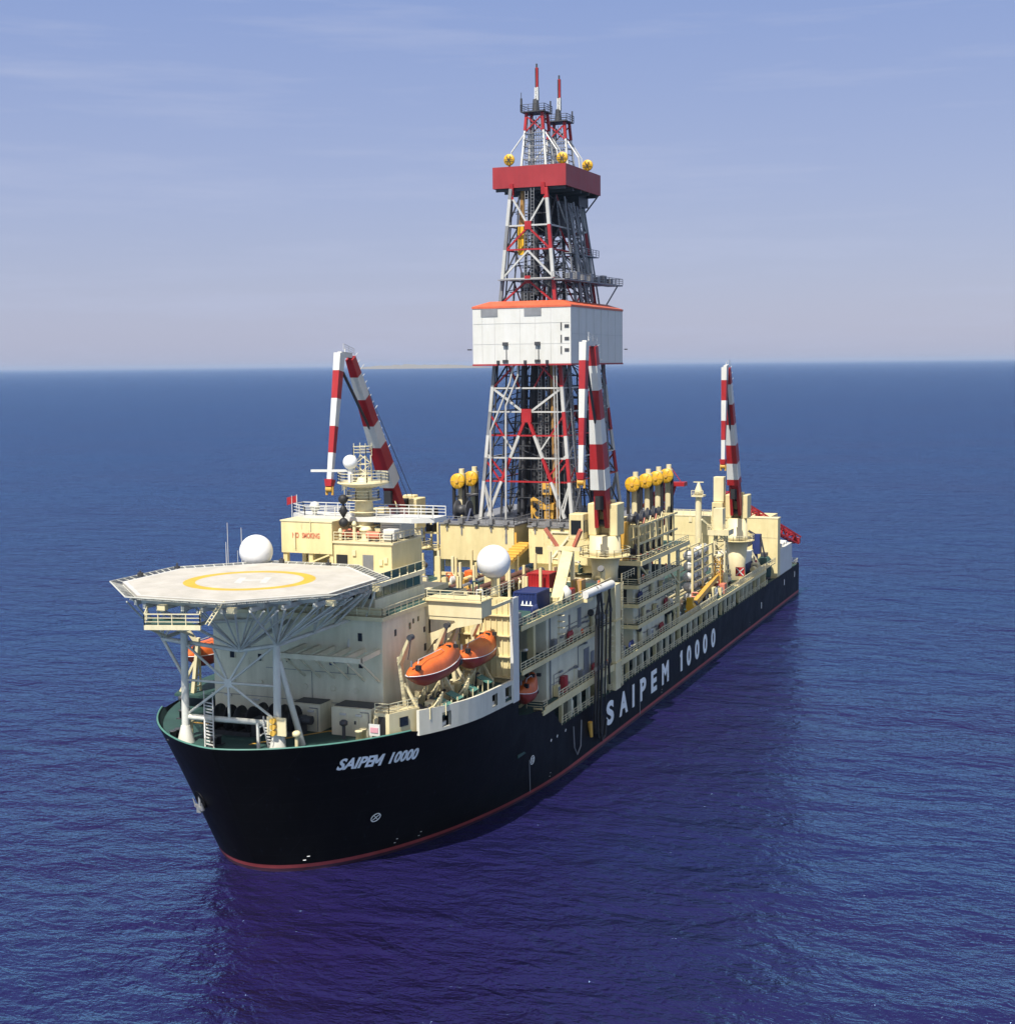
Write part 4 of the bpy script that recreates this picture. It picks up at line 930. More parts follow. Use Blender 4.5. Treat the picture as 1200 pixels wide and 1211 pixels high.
# ================================================================ FORWARD PROCESS MODULE
def wallpipes(mb, x0, x1, y, z0, z1, n):
    for i in range(n):
        z = z0 + (z1 - z0) * random.random(); a = random.uniform(x0, x1 - 4); b = a + random.uniform(2, (x1 - x0) * .4); b = min(b, x1)
        mb.path([(a, y, z0 + .2 if random.random() < .4 else z), (a, y, z), (b, y, z)], .06, 4)
        if random.random() < .7: mb.box(b - .5, b + .5, y - .25, y + .05, z - .12, z + .12)
m1 = thing('forward_module', (56, -14, 11.6), 'grey sided module with three railed walkways abaft the lifeboat bay', 'deck module')
mb = MB(); mb.box(46, 72, -19.7, 18, 11.65, 24.7); obj('wall', mb, WALLG, m1)
mb = MB(); mb.box(31.8, 72.4, -21.1, 20, 24.7, 25.0); obj('top_deck', mb, GREEN, m1)
for z0, x0, x1 in ((18.6, 32.0, 72.4), (11.66, 40.6, 72.4)):
    mb = MB(); mb.box(x0, x1, -21.1, -19.72, z0, z0 + .25) if x0 > 39 else mb.box(x0, x1, -21.1, -12, z0, z0 + .25); obj('walkway', mb, GREEN, m1)
mb = MB()
for z0, x0 in ((24.45, 31.8), (18.4, 32.0), (11.5, 40.6)): mb.box(x0 + 1, 72.6, -21.25, -21.1, z0, z0 + .65); mb.box(x0 if x0 > 35 else 41.8, (x0 if x0 > 35 else 41.8) + .15, -21.1, -19.75, z0, z0 + .65)
obj('walkway_edge', mb, CREAM, m1)
mb = MB(); mb.rail([(32.2, -21, 25), (71.5, -21, 25)], r=.085); mb.rail([(32.2, -21, 25), (32.2, -13.5, 25)], r=.085); obj('railing', mb, RAILM, m1)
mb = MB(); mb.rail([(33, -21, 18.85), (71, -21, 18.85)], r=.085); obj('railing', mb, RAILM, m1)
mb = MB(); mb.rail([(42.8, -21, 11.9), (41, -21, 11.9), (41, -18.6, 11.9)], r=.085); obj('railing', mb, RAILM, m1); mb = MB(); mb.rail([(47.5, -21, 11.9), (71, -21, 11.9)], r=.085); obj('railing', mb, RAILM, m1)
for (x, y) in ((42.0, -19.0), (36, -13), (42, -13.5)):
    mb = MB(); mb.bar((x, y, 18.85 if y < -18 else 11.7), (x, y, 24.7), .95, .9); obj('pillar', mb, CREAM, m1)
mb = MB(); mb.prism([(-19.4, 24.6), (-13, 24.6), (-13, 21)], 'x', 42.6, 43.0); mb.box(43.5, 46, -12, 12, 11.7, 24.6); obj('shadowed_recess', mb, WALLG, m1)
mb = MB(); wallpipes(mb, 47, 71, -19.8, 19.4, 24, 7); wallpipes(mb, 47, 71, -19.8, 12.4, 18, 9); mb.path([(47.2, -19.85, 11.9), (47.2, -19.85, 24.5)], .12, 5); obj('wall_pipe', mb, STEEL, m1)
for (x, z, w, h) in ((60, 20.2, 1.5, 3), (66, 13, 1.6, 2.4), (63.2, 12.2, 2.4, 4.2), (55.6, 19.6, .5, 3.2)): mb = MB(); mb.box(x - w / 2, x + w / 2, -19.8, -19.703, z, z + h); obj('wall_panel', mb, STEEL, m1)
for x, z in ((51.5, 11.9), (69.5, 18.85)):
    mb = MB(); mb.box(x - .5, x + .5, -19.78, -19.704, z, z + 2.1); obj('door', mb, DARK, m1)
t = thing('fire_cabinet', (52, -20.2, 11.9), 'red cabinet on the lowest walkway of the forward module', 'cabinet')
mb = MB(); mb.box(51.2, 52.6, -20.6, -19.8, 11.95, 14.4); obj('body', mb, CROWNRED, t, bevel=.06); mb = MB(); mb.box(51.4, 52.4, -20.66, -20.605, 12.2, 14.1); obj('door', mb, RED, t)
def container(x0, x1, y0, y1, z0, z1, m, lab, logo=False):
    t = thing('container', ((x0 + x1) / 2, (y0 + y1) / 2, z0), lab, 'container', 'containers on the module top')
    mb = MB(); mb.box(x0 + .12, x1 - .12, y0 + .12, y1 - .12, z0 + .12, z1 - .05)
    n = int((x1 - x0) / .45)
    for i in range(n): mb.box(x0 + .2 + i * .45, x0 + .42 + i * .45, y0 + .04, y0 + .12, z0 + .25, z1 - .25)
    n = int((y1 - y0) / .45)
    for i in range(n): mb.box(x0 + .04, x0 + .12, y0 + .2 + i * .45, y0 + .42 + i * .45, z0 + .25, z1 - .25)
    obj('shell', mb, m, t)
    mb = MB()
    for a in (x0, x1 - .2):
        for b in (y0, y1 - .2): mb.box(a, a + .2, b, b + .2, z0, z1)
    for b in (y0, y1 - .2): mb.box(x0 + .2, x1 - .2, b, b + .2, z1 - .2, z1); mb.box(x0 + .2, x1 - .2, b, b + .2, z0, z0 + .2)
    for a in (x0, x1 - .2): mb.box(a, a + .2, y0 + .2, y1 - .2, z1 - .2, z1); mb.box(a, a + .2, y0 + .2, y1 - .2, z0, z0 + .2)
    obj('frame', mb, m, t)
    if logo:
        mb = MB(); yc = y0 + (y1 - y0) * .42
        mb.quad((x0 - .01, yc - .9, z0 + .7), (x0 - .01, yc + .9, z0 + .7), (x0 - .01, yc + .9, z0 + .85), (x0 - .01, yc - .9, z0 + .85))
        for k in (-.6, 0, .6): mb.quad((x0 - .01, yc + k - .1, z0 + .9), (x0 - .01, yc + k + .2, z0 + .9), (x0 - .01, yc + k + .05, z0 + 1.4), (x0 - .01, yc + k - .05, z0 + 1.4))
        obj('emblem', mb, LETTER, t)
container(45.2, 50.5, -18.6, -15.0, 25.0, 27.6, BLUE, 'dark blue container on the port corner of the forward module', True)
container(61.2, 64.8, -14.5, -10.8, 25.0, 27.9, RED, 'red container among the cream stanchions')
# pipe rack of upright stanchions with riser pipes lying in it
rack = thing('pipe_rack', (58, -3, 25), 'rack of cream upright stanchions across the top of the forward module', 'pipe rack')
k = 0
for gx in (37, 42.5, 48.5, 54.5, 60, 66, 71):
    for gy in (9.5, 6.2, 3.2, 0.4, -2.4, -5.2, -8.2, -10.9, -13.6):
        if 44 < gx < 52 and gy < -13: continue
        if k % 9 == 4: k += 1; continue
        h = random.choice((2.6, 3.4, 4.0, 4.6, 5.0)); x, y = gx + random.uniform(-.8, .8), gy + random.uniform(-.5, .5)
        mb = MB(); w = random.choice((.34, .4, .4, .75)) if h < 4 else .38
        mb.bar((x, y, 25), (x, y, 25 + h), w); mb.box(x - .45, x + .45, y - .45, y + .45, 25, 25.2); obj('stanchion', mb, CREAM if k % 3 else PALE, rack); k += 1
mb = MB()
for gx in (37, 48.5, 60, 71): mb.bar((gx + 1, 10, 25.5), (gx + 1, -15, 25.5), .3, .5)
obj('cross_beam', mb, CREAM, rack)
def riser(x0, x1, y, z, r, m, lab, grp):
    t = thing('riser_pipe', ((x0 + x1) / 2, y, z - r), lab, 'pipe', grp)
    mb = MB(); mb.smooth = True; mb.tube((x0, y, z), (x1, y, z), r, n=12); obj('tube', mb, m, t)
    mb = MB(); mb.smooth = True
    for f in (0, .97): mb.tube((x0 + (x1 - x0) * f, y, z), (x0 + (x1 - x0) * f + .35, y, z), r * 1.25, n=12)
    obj('coupling', mb, DARK, t)
    return t
i = 0
for row, (yy, zz) in enumerate(((12.4, 26.0), (13.6, 27.0), (11.2, 26.9), (14.8, 26.0), (-6.6, 25.9), (-7.7, 25.9), (-8.8, 26.0), (-7.2, 26.8), (-9.6, 26.9))):
    riser(46 + random.uniform(-2, 2), 71, yy, zz, .5, BROWN, ['brown riser pipe lying in the starboard side of the stanchion rack' if yy > 0 else 'brown riser pipe lying near the red container in the rack'][0], 'brown riser pipes to starboard' if yy > 0 else 'brown riser pipes amidships')
for yy in (-1.2, .2, 1.6, 3.2, 4.6): riser(50 + random.uniform(-3, 3), 71, yy, 25.7, .38, [STEEL, BROWN, CREAM][int(yy * 5) % 3], 'slim pipe lying between the stanchions behind the white dome', 'slim pipes behind the dome')
# assorted gear between the stanchions
for i in range(60):
    x, y = random.uniform(35, 70), random.uniform(-12, 9); kd = i % 4
    if i > 25: x, y, kd = random.uniform(34, 47), random.uniform(-12, 8.5), (0, 0, 2, 1)[i % 4]
    if -9.5 < y < -5.5 or (60 < x < 66 and y < -9): y = random.uniform(-3.5, 8)
    m = [PALE, CREAM, STEEL, ORANGE, WHITE, RED, OCHRE, BLUE, GREEN][i % 9]
    nm = ['valve_skid', 'pump', 'gas_bottle', 'tool_crate'][kd]; colr = {PALE: 'cream', CREAM: 'cream', STEEL: 'grey', ORANGE: 'orange', WHITE: 'white', RED: 'red', OCHRE: 'ochre', BLUE: 'blue', GREEN: 'green'}[m]
    t = thing(nm, (x, y, 25), '%s %s among the stanchions %s' % (colr, nm.replace('_', ' '), 'near the bay bulkhead' if x < 48 else 'towards the drill floor' if x > 60 else 'in mid rack') + (' to starboard' if y > 3 else ' to port' if y < -4 else ' on the centreline'), nm.replace('_', ' '), 'deck gear among the stanchions')
    if kd == 0:
        mb = MB(); mb.path([(x, y, 25.2), (x, y, 26.6), (x + .8, y, 26.6), (x + .8, y + .8, 26.6), (x + .8, y + .8, 25.2)], .16, 7); mb.path([(x + .4, y, 25.2), (x + .4, y, 27.2 + i % 3), (x + .4, y + .9, 27.2 + i % 3), (x + .4, y + .9, 25.2)], .12, 6); mb.tube((x + .4, y - .3, 26.6), (x + .4, y + .3, 26.6), .35, n=10); obj('valve', mb, m, t)
        mb = MB(); mb.box(x - .5, x + 1.3, y - .5, y + 1.3, 25, 25.2); obj('skid', mb, DARK, t)
    elif kd == 1:
        mb = MB(); mb.smooth = True; mb.tube((x, y, 25.9), (x + 1.6, y, 25.9), .5, n=12); mb.tube((x + 1.6, y, 25.9), (x + 2.0, y, 25.9), .3, n=10); obj('casing', mb, m, t); mb = MB(); mb.box(x - .2, x + 2, y - .5, y + .5, 25, 25.4); obj('base', mb, PALE, t)
    elif kd == 2:
        mb = MB(); mb.smooth = True; [mb.lathe((x + d, y, 25), [(.26, .1), (.26, 1.6), (.1, 1.85), (.1, 2.0)], 10) for d in (0, .6, 1.2)]; obj('bottles', mb, m, t); mb = MB(); mb.box(x - .3, x + 1.5, y - .32, y + .32, 25, 25.1); mb.bar((x - .3, y - .34, 26), (x + 1.5, y - .34, 26), .06); obj('frame', mb, STEEL, t)
    else:
        mb = MB(); mb.box(x, x + 1.8, y, y + 1.4, 25.1, 26.3 + random.random() * .5); obj('box_body', mb, m, t, bevel=.05); mb = MB(); mb.box(x - .05, x + 1.85, y - .05, y + 1.45, 25, 25.1); obj('pallet', mb, OCHRE, t)
t = thing('yellow_canopy', (48, 4.4, 25), 'yellow topped small shelter between the stanchions left of the dome', 'shelter')
mb = MB(); mb.prism([(3.2, 28.0), (5.8, 28.0), (4.9, 28.8), (3.9, 28.8)], 'x', 46.8, 49.4); obj('roof', mb, YELLOW, t)
mb = MB(); [mb.bar((x, y, 25), (x, y, 28), .25) for x in (47, 49) for y in (3.4, 5.6)]; mb.box(48.6, 48.9, 3.6, 5.4, 25, 27); obj('frame', mb, PALE, t)
# sloping pipe chute with horns
t = thing('pipe_chute', (58, -17, 25), 'cream sloping pipe chute topped by two splayed red horns', 'chute')
mb = MB(); mb.bar((51.5, -19.2, 25.3), (63.5, -16.8, 31.5), 1.7, .5); mb.bar((52, -18.9, 25), (52, -18.9, 26), 1.2); obj('chute', mb, CREAM, t)
mb = MB(); [mb.bar((63, y, 25), (63, y, 31.3), .5) for y in (-17.6, -15.6)]; mb.bar((63, -19, 31.7), (63, -13.6, 31.7), .7, .6); obj('frame', mb, PALE, t)
mb = MB(); mb.bar((63, -17.9, 32), (62, -19.4, 34.8), .4, .6); mb.bar((63, -15.2, 32), (62, -13.6, 34.8), .4, .6); obj('horn', mb, REDP, t)
t = thing('wooden_crate', (63.6, -18.4, 25), 'tan wooden crate by the railing abaft the sloping chute', 'crate')
mb = MB(); mb.box(62.6, 64.6, -19.2, -17.6, 25.1, 26.9); obj('box_body', mb, paint('crate_wood', (.50, .30, .14), .7, .2), t); mb = MB(); mb.box(62.5, 64.7, -19.3, -17.5, 25, 25.1); [mb.box(62.5, 62.59, y, y + .18, 25.1, 26.9) for y in (-19.2, -18.5, -17.8)]; obj('slats', mb, OCHRE, t)
t = thing('white_tank', (57, -19.6, 25), 'small red and white tank behind the railing below the chute', 'tank')
mb = MB(); mb.smooth = True; mb.lathe((54.5, -19.7, 25), [(.75, .2), (.75, 1.6), (.3, 2.2), (.1, 2.4)], 14); obj('shell', mb, WHITE, t); mb = MB(); mb.box(55.4, 57, -20.2, -18.8, 25.0, 26.7); obj('locker', mb, RED, t)
t = thing('catwalk', (77, -2, 27), 'ochre ribbed catwalk sloping up between the two drill floor houses', 'catwalk')
mb = MB(); mb.bar((70, -1.8, 26.6), (83, -1.8, 29.5), 2.4, .6); [mb.bar((70 + i * 1.3, -.6, 27 + .29 * i), (70 + i * 1.3, -3.0, 27 + .29 * i), .3) for i in range(10)]; obj('trough', mb, OCHRE, t)
mb = MB(); [mb.bar((x, y, 25), (x, y, 26.6 + (x - 70) * .22), .5) for x in (71, 77) for y in (-.8, -2.8)]; obj('leg', mb, CREAM, t)
t = thing('hose_saddle', (65, -21, 25), 'white roller saddle on the module edge carrying the black hoses', 'hose saddle')
mb = MB(); mb.smooth = True; mb.tube((57.8, -21.4, 25.5), (69.2, -21.9, 25.6), .62, n=12); obj('roller', mb, WHITE, t)
mb = MB(); [mb.bar((x, -20, 25), (x, -21.6, 25.2), .3) for x in (59, 63, 67)]; mb.box(57.8, 60.5, -21.8, -20.6, 24.4, 24.9); obj('bracket', mb, CREAM, t)
for i, (x, q) in enumerate(((60.8, 5), (62.1, 4), (63.6, 3.2), (65.6, 8), (67.6, 11))):
    t = thing('hose', (x, -22, 6), ['black hose hanging down the side, foremost of the bundle', 'black hose in the bundle, second from the bow', 'black hose in the bundle reaching nearest the water', 'thin black hose slanting across the bundle', 'black hose on the aft edge of the bundle'][i], 'hose', 'hoses hanging down the ship side')
    top = (x + (3.4 if i in (0, 3) else 0), -21.9, 26.0); pts = [(x + 2.4, -20.5, 25.8), top, (x + .4, -22.1, 22), (x, -22.1, 14), (x - .2, -22, q + 2)] + ([(x, -21.9, q), (x + 1.2, -21.6, q - 1.6), (x + 3.4, -21.4, q - 1.4), (x + 4.5, -21.3, q + 1)] if i < 3 else [(x, -22, q - 1)])
    obj('tube', MB().path(pts, .2 if i != 3 else .14, 7), BLACK, t)
    mb = MB(); [mb.tube((p[0], p[1], p[2]), (p[0], p[1], p[2] - .6), .27, n=8) for p in pts[2:4]]; obj('clamp', mb, DARK, t)

# ================================================================ DECK CRANES
def crane(x, y, zb, hb_, base, top, jtop, jbot, lab, king=False, rp=2.1, collar=29.0):
    t = thing('knuckle_boom_crane', (x, y, zb), lab, 'crane', 'red and white striped deck cranes')
    bx, bz = base; zt = hb_
    mb = MB(); mb.smooth = True; mb.lathe((x, y, zb), [(rp, 0), (rp, collar - zb - 2.6), (rp * 1.18, collar - zb)] if not king else [(rp, 0), (rp, (collar - zb) * .55), (rp * 1.35, collar - zb)], 26); obj('pedestal', mb, PALE, t)
    mb = MB(); mb.smooth = True; mb.lathe((x, y, collar), [(rp * 1.3, 0), (rp * 1.3, .9), (rp * 1.22, 1.0), (rp * 1.18, zt - collar)], 26); obj('slewing_ring', mb, PALE, t)
    pl = MB(); pl.lathe((x, y, collar), [(rp * 1.3 + 1.5, -.15), (rp * 1.3 + 1.5, .0)], 18); obj('ring_platform', pl, CREAM, t)
    rr = rp * 1.3 + 1.4; mb = MB(); mb.rail([(x + rr * math.cos(k * math.pi / 9), y + rr * math.sin(k * math.pi / 9), collar) for k in range(18)], close=True, step=1.2); obj('railing', mb, RAILM, t)
    mb = MB(); mb.box(x - 1.2, x + 2.6, y - 2.5, y - 1.05, zt, zt + 5.2); mb.box(x - 1.2, x + 2.6, y + 1.05, y + 2.5, zt, zt + 5.2); mb.box(x + .9, x + 2.6, y - 1.05, y + 1.05, zt, zt + 5.6); obj('slew_house', mb, CREAM, t, bevel=.12)
    mb = MB(); mb.box(x - 3.2, x - .3, y + 2.6, y + 5.0, zt - .5, zt + 3.6); obj('cab', mb, CREAM, t, bevel=.08)
    c = t.children[-1]
    mb = MB(); mb.box(x - 3.3, x - 3.203, y + 2.95, y + 4.65, zt + .3, zt + 2.6); mb.box(x - 2.9, x - .8, y + 2.5, y + 2.597, zt + .6, zt + 2.5); obj('window', mb, GLASS, c)
    mb = MB(); mb.box(x - 3.3, x + .2, y + 2.4, y + 5.2, zt - .75, zt - .52); mb.rail([(x + .2, y + 5.1, zt - .5), (x - 3.2, y + 5.1, zt - .5)]); obj('cab_platform', mb, CREAM, t)
    P, Q = Vector((bx, y, bz)), Vector((top[0], y, top[1]))
    # boom: forked red foot, then bands
    d = (Q - P)
    F = P + d * .22
    mb = MB(); mb.m = 0
    for s in (-1, 1): mb.bar(P + Vector((0, s * .95, 0)), F + Vector((0, s * .75, 0)), .62, 1.3, .7, 1.6)
    mb.bar(P.lerp(F, .55), F, 1.4, 1.5, 1.5, 1.6)
    mb.striped(F, Q, 2.6, 2.7, 1.25, 1.3, [(.146, 1), (.325, 0), (.495, 1), (.70, 0), (.87, 1), (1, 0)] if not king else [(.05, 0), (.19, 1), (.35, 0), (.525, 1), (.70, 0), (.87, 1), (1, 0)])
    obj('boom', mb, [RED, WHITE], t)
    dn = d.normalized(); nrm = Vector((dn.z, 0, -dn.x)) * (1 if dn.z > 0 else -1)     # aft / upper side of the boom
    mb = MB(); a, b = P + d * .2 + nrm * 1.45, Q + nrm * .75; mb.ladder(a, b, .7, .07, .45)
    for k in range(20): c_ = a.lerp(b, k / 19); mb.bar(c_ + Vector((0, -.6, 0)), c_ + Vector((0, -.6, 0)) + nrm * (1.5 if k % 6 == 5 else .8), .08); mb.bar(c_ + Vector((0, .6, 0)), c_ + Vector((0, .6, 0)) + nrm * .8, .08)
    obj('boom_ladder', mb, WHITE, t)
    J0, J1 = Vector((jtop[0], y, jtop[1])), Vector((jbot[0], y, jbot[1]))
    mb = MB(); mb.striped(J0, J1, 1.15, 1.6, .75, .75, [(.14, 1), (.36, 0), (.58, 1), (.79, 0), (1, 1)]); obj('jib', mb, [RED, WHITE], t)
    mb = MB(); jd = (J1 - J0).normalized(); mb.bar(J0 - Vector((0, 0, .1)), Q + Vector((0, 0, .4)), .7, .8); mb.bar(Q.lerp(J0, .5) + Vector((0, 0, .5)), Q.lerp(J0, .5) + Vector((0, 0, 1.2)), .12); mb.rail([Q + Vector((0, -.7, .4)), J0 + Vector((0, -.7, .5))], h=1, r=.06); obj('knuckle', mb, WHITE, t)
    mb = MB(); mb.bar(J1, J1 + jd * 1.1, 1.3, 1.3, 1.0, 1.0); obj('jib_tip', mb, RED, t)
    tip = J1 + jd * 1.1
    mb = MB(); [mb.tube(tip + Vector((0, s, 0)), tip + Vector((0, s, -1.3)), .22, n=8) for s in (-.5, .5)]; mb.tube(tip + Vector((0, -.5, -.4)), tip + Vector((0, .5, -.4)), .5, n=12); obj('hook_block', mb, OCHRE, t)
    mb = MB(); mb.smooth = True; h0, h1 = P.lerp(Q, .60) - nrm * 1.1, J0.lerp(J1, .30); mb.tube(Q - d * .42 - nrm * .75, J0.lerp(J1, .12) + Vector((.8, 0, 0)), .24, n=8); obj('luffing_cylinder', mb, DARK, t)
    mb = MB(); [mb.tube((x + 1.9, y + s, zt + 5.0), tuple(Q + Vector((.3, s * .8, .3))), .055, n=5) for s in (-.5, .5)]; obj('hoist_wire', mb, DARK, t)
    mb = MB(); mb.box(F.x - 1.0, F.x - .3, y - .65, y + .65, F.z - 3.4, F.z - 1.2); mb.tube((bx + .3, y - .6, bz + .6), (bx + .3, y + .6, bz + .6), .6, n=16); mb.tube((bx + 1.9, y - .7, zt + 4.4), (bx + 1.9, y + .7, zt + 4.4), .8, n=14); obj('winch_drum', mb, BLACK, t)
    if king:
        mb = MB(); mb.box(x - 2.2, x - .2, y + 2.6, y + 4.9, zt + 3.7, zt + 9.2); obj('machinery_tower', mb, PALE, t, bevel=.06)
    return t
crane(77.6, -18, 24.9, 32.2, (76.6, 33.6), (72.1, 62.6), (68.0, 63.2), (66.3, 43.2), 'red and white striped crane standing on the port side in front of the tower')
crane(77.0, 17.5, 24.9, 32.2, (74.6, 34.5), (58.3, 61.2), (54.8, 61.9), (50.9, 42.6), 'red and white striped crane to starboard, its boom leaning furthest over', collar=29)
crane(170.6, -18, 7.7, 25.4, (169.5, 26.2), (160.6, 58.6), (158.4, 58.8), (157.3, 39.3), 'red and white striped crane near the stern on a tall cream column', True, rp=1.8, collar=20.5)
t = thing('crane_column', (73.6, -19, 7.7), 'square cream column rising from the main deck between the two modules', 'column')
mb = MB(); mb.box(72.7, 75.4, -21.4, -18.6, 7.75, 24.85); obj('shaft', mb, PALE, t)
mb = MB(); mb.rail([(76.2, -21.3, 25), (83, -21.3, 25)]); mb.ladder((75.6, -21.6, 8), (75.6, -21.6, 25), .7, .08, .5, (1, 0, 0)); obj('ladder', mb, RAILM, t)
mb = MB(); [mb.box(72.5, 75.6, -21.6, -18.4, z, z + .25) for z in (12.1, 18.9)]; obj('band', mb, CREAM, t)

# ================================================================ AFT MUD MODULE
m2 = thing('aft_module', (97, -16, 11.6), 'four storey grey and cream module with railed balconies abaft the port crane', 'deck module')
mb = MB(); mb.box(87.5, 106.5, -19.7, -8, 11.65, 22.4); obj('wall', mb, WALLG, m2)
mb = MB(); mb.box(76.5, 87.4, -14, 0, 11.65, 24); obj('inner_wall', mb, WALLG, m2)
levels = ((11.66, 76.6, 140), (15.65, 85.6, 111), (19.2, 85.8, 109), (22.4, 85.8, 113))
mb = MB()
for z, xa, xb in levels: mb.box(xa, xb, -21.05, -19.72 if z < 22 else -8, z, z + .25); mb.box(xa, 87.45, -19.72, -13.5, z, z + .25)
obj('walkway', mb, GREEN, m2)
mb = MB()
for z, xa, xb in levels[1:]: mb.box(xa, xb, -21.2, -21.06, z - .25, z + .4); mb.box(xa - .14, xa - .005, -21.06, -13.5, z - .25, z + .4)
mb.box(76.6, 140, -21.2, -21.07, 11.3, 12.05)
obj('walkway_edge', mb, CREAM, m2)
for z, xa, xb in levels:
    mb = MB(); mb.rail([(xa + .1, -21, z + .25), (xb, -21, z + .25)], r=.085); mb.rail([(xa + .1, -21, z + .25), (xa + .1, -14, z + .25)], r=.085); obj('railing', mb, RAILM, m2)
for z, y in ((11.9, -17.4), (15.9, -17.2), (19.45, -18.0)):
    mb = MB(); mb.box(87.43, 87.497, y - .55, y + .55, z, z + 2.3); obj('door', mb, BLACK, m2)
mb = MB(); mb.box(87.3, 87.36, -16.6, -15.3, 11.95, 14.2); obj('open_door', mb, WALLG, m2)
mb = MB(); wallpipes(mb, 88, 106, -19.8, 12.2, 15.2, 5); wallpipes(mb, 88, 106, -19.8, 16, 19, 4); wallpipes(mb, 88, 106, -19.8, 19.6, 22, 4); mb.path([(90.5, -19.85, 11.9), (90.5, -19.85, 22.2)], .1, 5); obj('wall_pipe', mb, STEEL, m2)
mb = MB(); mb.bar((110, -20.5, 11.8), (112, -20.5, 19), .3); mb.bar((112, -20.5, 11.8), (109, -20.5, 15.6), .3); mb.bar((113, -20.5, 19.2), (107, -20.5, 22.4), .3); mb.bar((113, -20.5, 11.8), (113, -20.5, 26), .45); obj('brace', mb, CREAM, m2)
for (x, z0, z1) in ((88.5, 22.65, 26.2), (95, 22.65, 26.2), (101, 22.65, 26.2), (107, 22.65, 26.2), (112.5, 22.65, 26.2)):
    mb = MB(); mb.bar((x, -20.4, z0), (x, -20.4, z1), .4); obj('pillar', mb, WALLG if x > 90 else CREAM, m2)
mb = MB(); mb.bar((88.5, -20.4, 26), (94.5, -20.4, 22.8), .3); obj('brace', mb, CREAM, m2)
t = thing('wire_reel_rack', (101, -17, 26.2), 'two tier cream rack of dark wire reels above the aft module', 'reel rack')
mb = MB(); mb.box(87.4, 118, -21.1, -11, 26.2, 26.5); obj('deck', mb, GREEN, t)
mb = MB(); mb.box(87.3, 118, -21.3, -21.1, 25.9, 26.7); mb.box(87.2, 87.4, -21.1, -12, 25.9, 26.7); obj('deck_edge', mb, CREAM, t)
mb = MB(); mb.rail([(87.5, -21, 26.5), (118, -21, 26.5)], r=.085); mb.rail([(87.5, -21, 26.5), (87.5, -13, 26.5)], r=.085); obj('railing', mb, RAILM, t)
for x in (89, 92.6, 96.2, 99.8, 103.4, 107, 110.6):
    mb = MB(); [mb.bar((x, y, 26.5), (x, y, 32.4), .32) for y in (-20.2, -17.2)]; mb.bar((x, -20.4, 32.4), (x, -17.0, 32.4), .3); obj('post', mb, CREAM, t)
for z in (29.4, 32.4):
    mb = MB(); [mb.bar((89, y, z), (113, y, z), .28, .35) for y in (-20.2, -17.2)]; obj('beam', mb, CREAM, t)
i = 0
for z, nm in ((27.7, 'lower'), (33.3, 'upper'), ):
    for x in (90.8, 94.4, 98.0, 101.6, 105.2):
        t = thing('wire_reel', (x, -18.7, z - 1.0), 'dark wire reel in the %s tier of the cream rack, %s' % (nm, ['nearest the port crane', 'second from the port crane', 'in the middle', 'second from the aft end', 'at the aft end'][i % 5]), 'wire reel', 'dark wire reels in the rack'); i += 1
        mb = MB(); mb.lathe((x, -18.7, z), [(1.05, -.8), (1.05, -.68), (.7, -.66), (.7, .66), (1.05, .68), (1.05, .8)], 18, 'y'); obj('drum', mb, DARK, t)
        mb = MB(); [mb.bar((x - .9, -18.7 + s, z - 1.05), (x, -18.7 + s, z), .14) for s in (-.95, .95)]; mb.box(x - 1, x + 1, -19.7, -17.7, z - 1.15, z - 1.0); obj('cradle', mb, REDP if i % 2 else PALE, t)
t = thing('ochre_post', (88.2, -16.6, 26.5), 'tall ochre square column at the forward end of the reel rack', 'column')
mb = MB(); mb.box(87.7, 88.7, -18.6, -17.4, 26.5, 33.2); obj('shaft', mb, OCHRE, t); mb = MB(); mb.box(88.0, 92, -17, -13.2, 26.5, 31.6); obj('panel', mb, REDP, t)
mb = MB(); mb.box(84, 92.5, -17.3, -12.2, 33.3, 33.7); obj('cap_platform', mb, CREAM, t)
# riser tensioners with yellow sheaves
def tens(x, y, z, zb, lab, grp):
    t = thing('riser_tensioner', (x, y, zb), lab, 'tensioner', grp)
    mb = MB(); mb.smooth = True; mb.lathe((x - .5, y, z), [(.35, -.1), (1.32, -.02), (1.4, .1), (1.26, .25), (1.26, .4), (1.4, .55), (1.32, .66), (.35, .7)], 28, 'x'); w = obj('sheave', mb, YELLOW, t)
    mb = MB(); [mb.bar((x - .56, y, z), (x - .56, y + 1.25 * math.cos(k * math.pi / 3), z + 1.25 * math.sin(k * math.pi / 3)), .12) for k in range(6)]; mb.tube((x - .8, y, z), (x - .45, y, z), .32, n=12); obj('hub', mb, OCHRE, w)
    mb = MB(); [mb.bar((x + .2, y + s, zb), (x + .2, y + s, z - .4), .5) for s in (-1.0, .95)]; obj('rod', mb, BLACK, t)
    mb = MB(); mb.smooth = True; mb.tube((x + 1.6, y, zb), (x + 1.6, y, z + 1.2), .75, n=14); mb.tube((x + 1.6, y, z + 1.2), (x + 1.6, y, z + 2.1), .5, n=12); obj('cylinder', mb, PALE, t)
    return t
for i, (x, y) in enumerate(((104.5, -14.4), (111.8, -14.6), (118.0, -14.8), (124.6, -14.9))):
    tens(x, y, 38.2, 26.5, 'riser tensioner with round yellow sheave over the reel rack, ' + ['nearest the tower', 'second from the tower', 'third from the tower', 'rearmost, farthest from the tower'][i], 'port riser tensioners')
for i, x in enumerate((91.5, 97.2)): tens(x, 14.2, 39.2, 32.2, 'riser tensioner with yellow sheave left of the tower, ' + ['outermost of the pair', 'closest to the tower'][i], 'starboard riser tensioners')
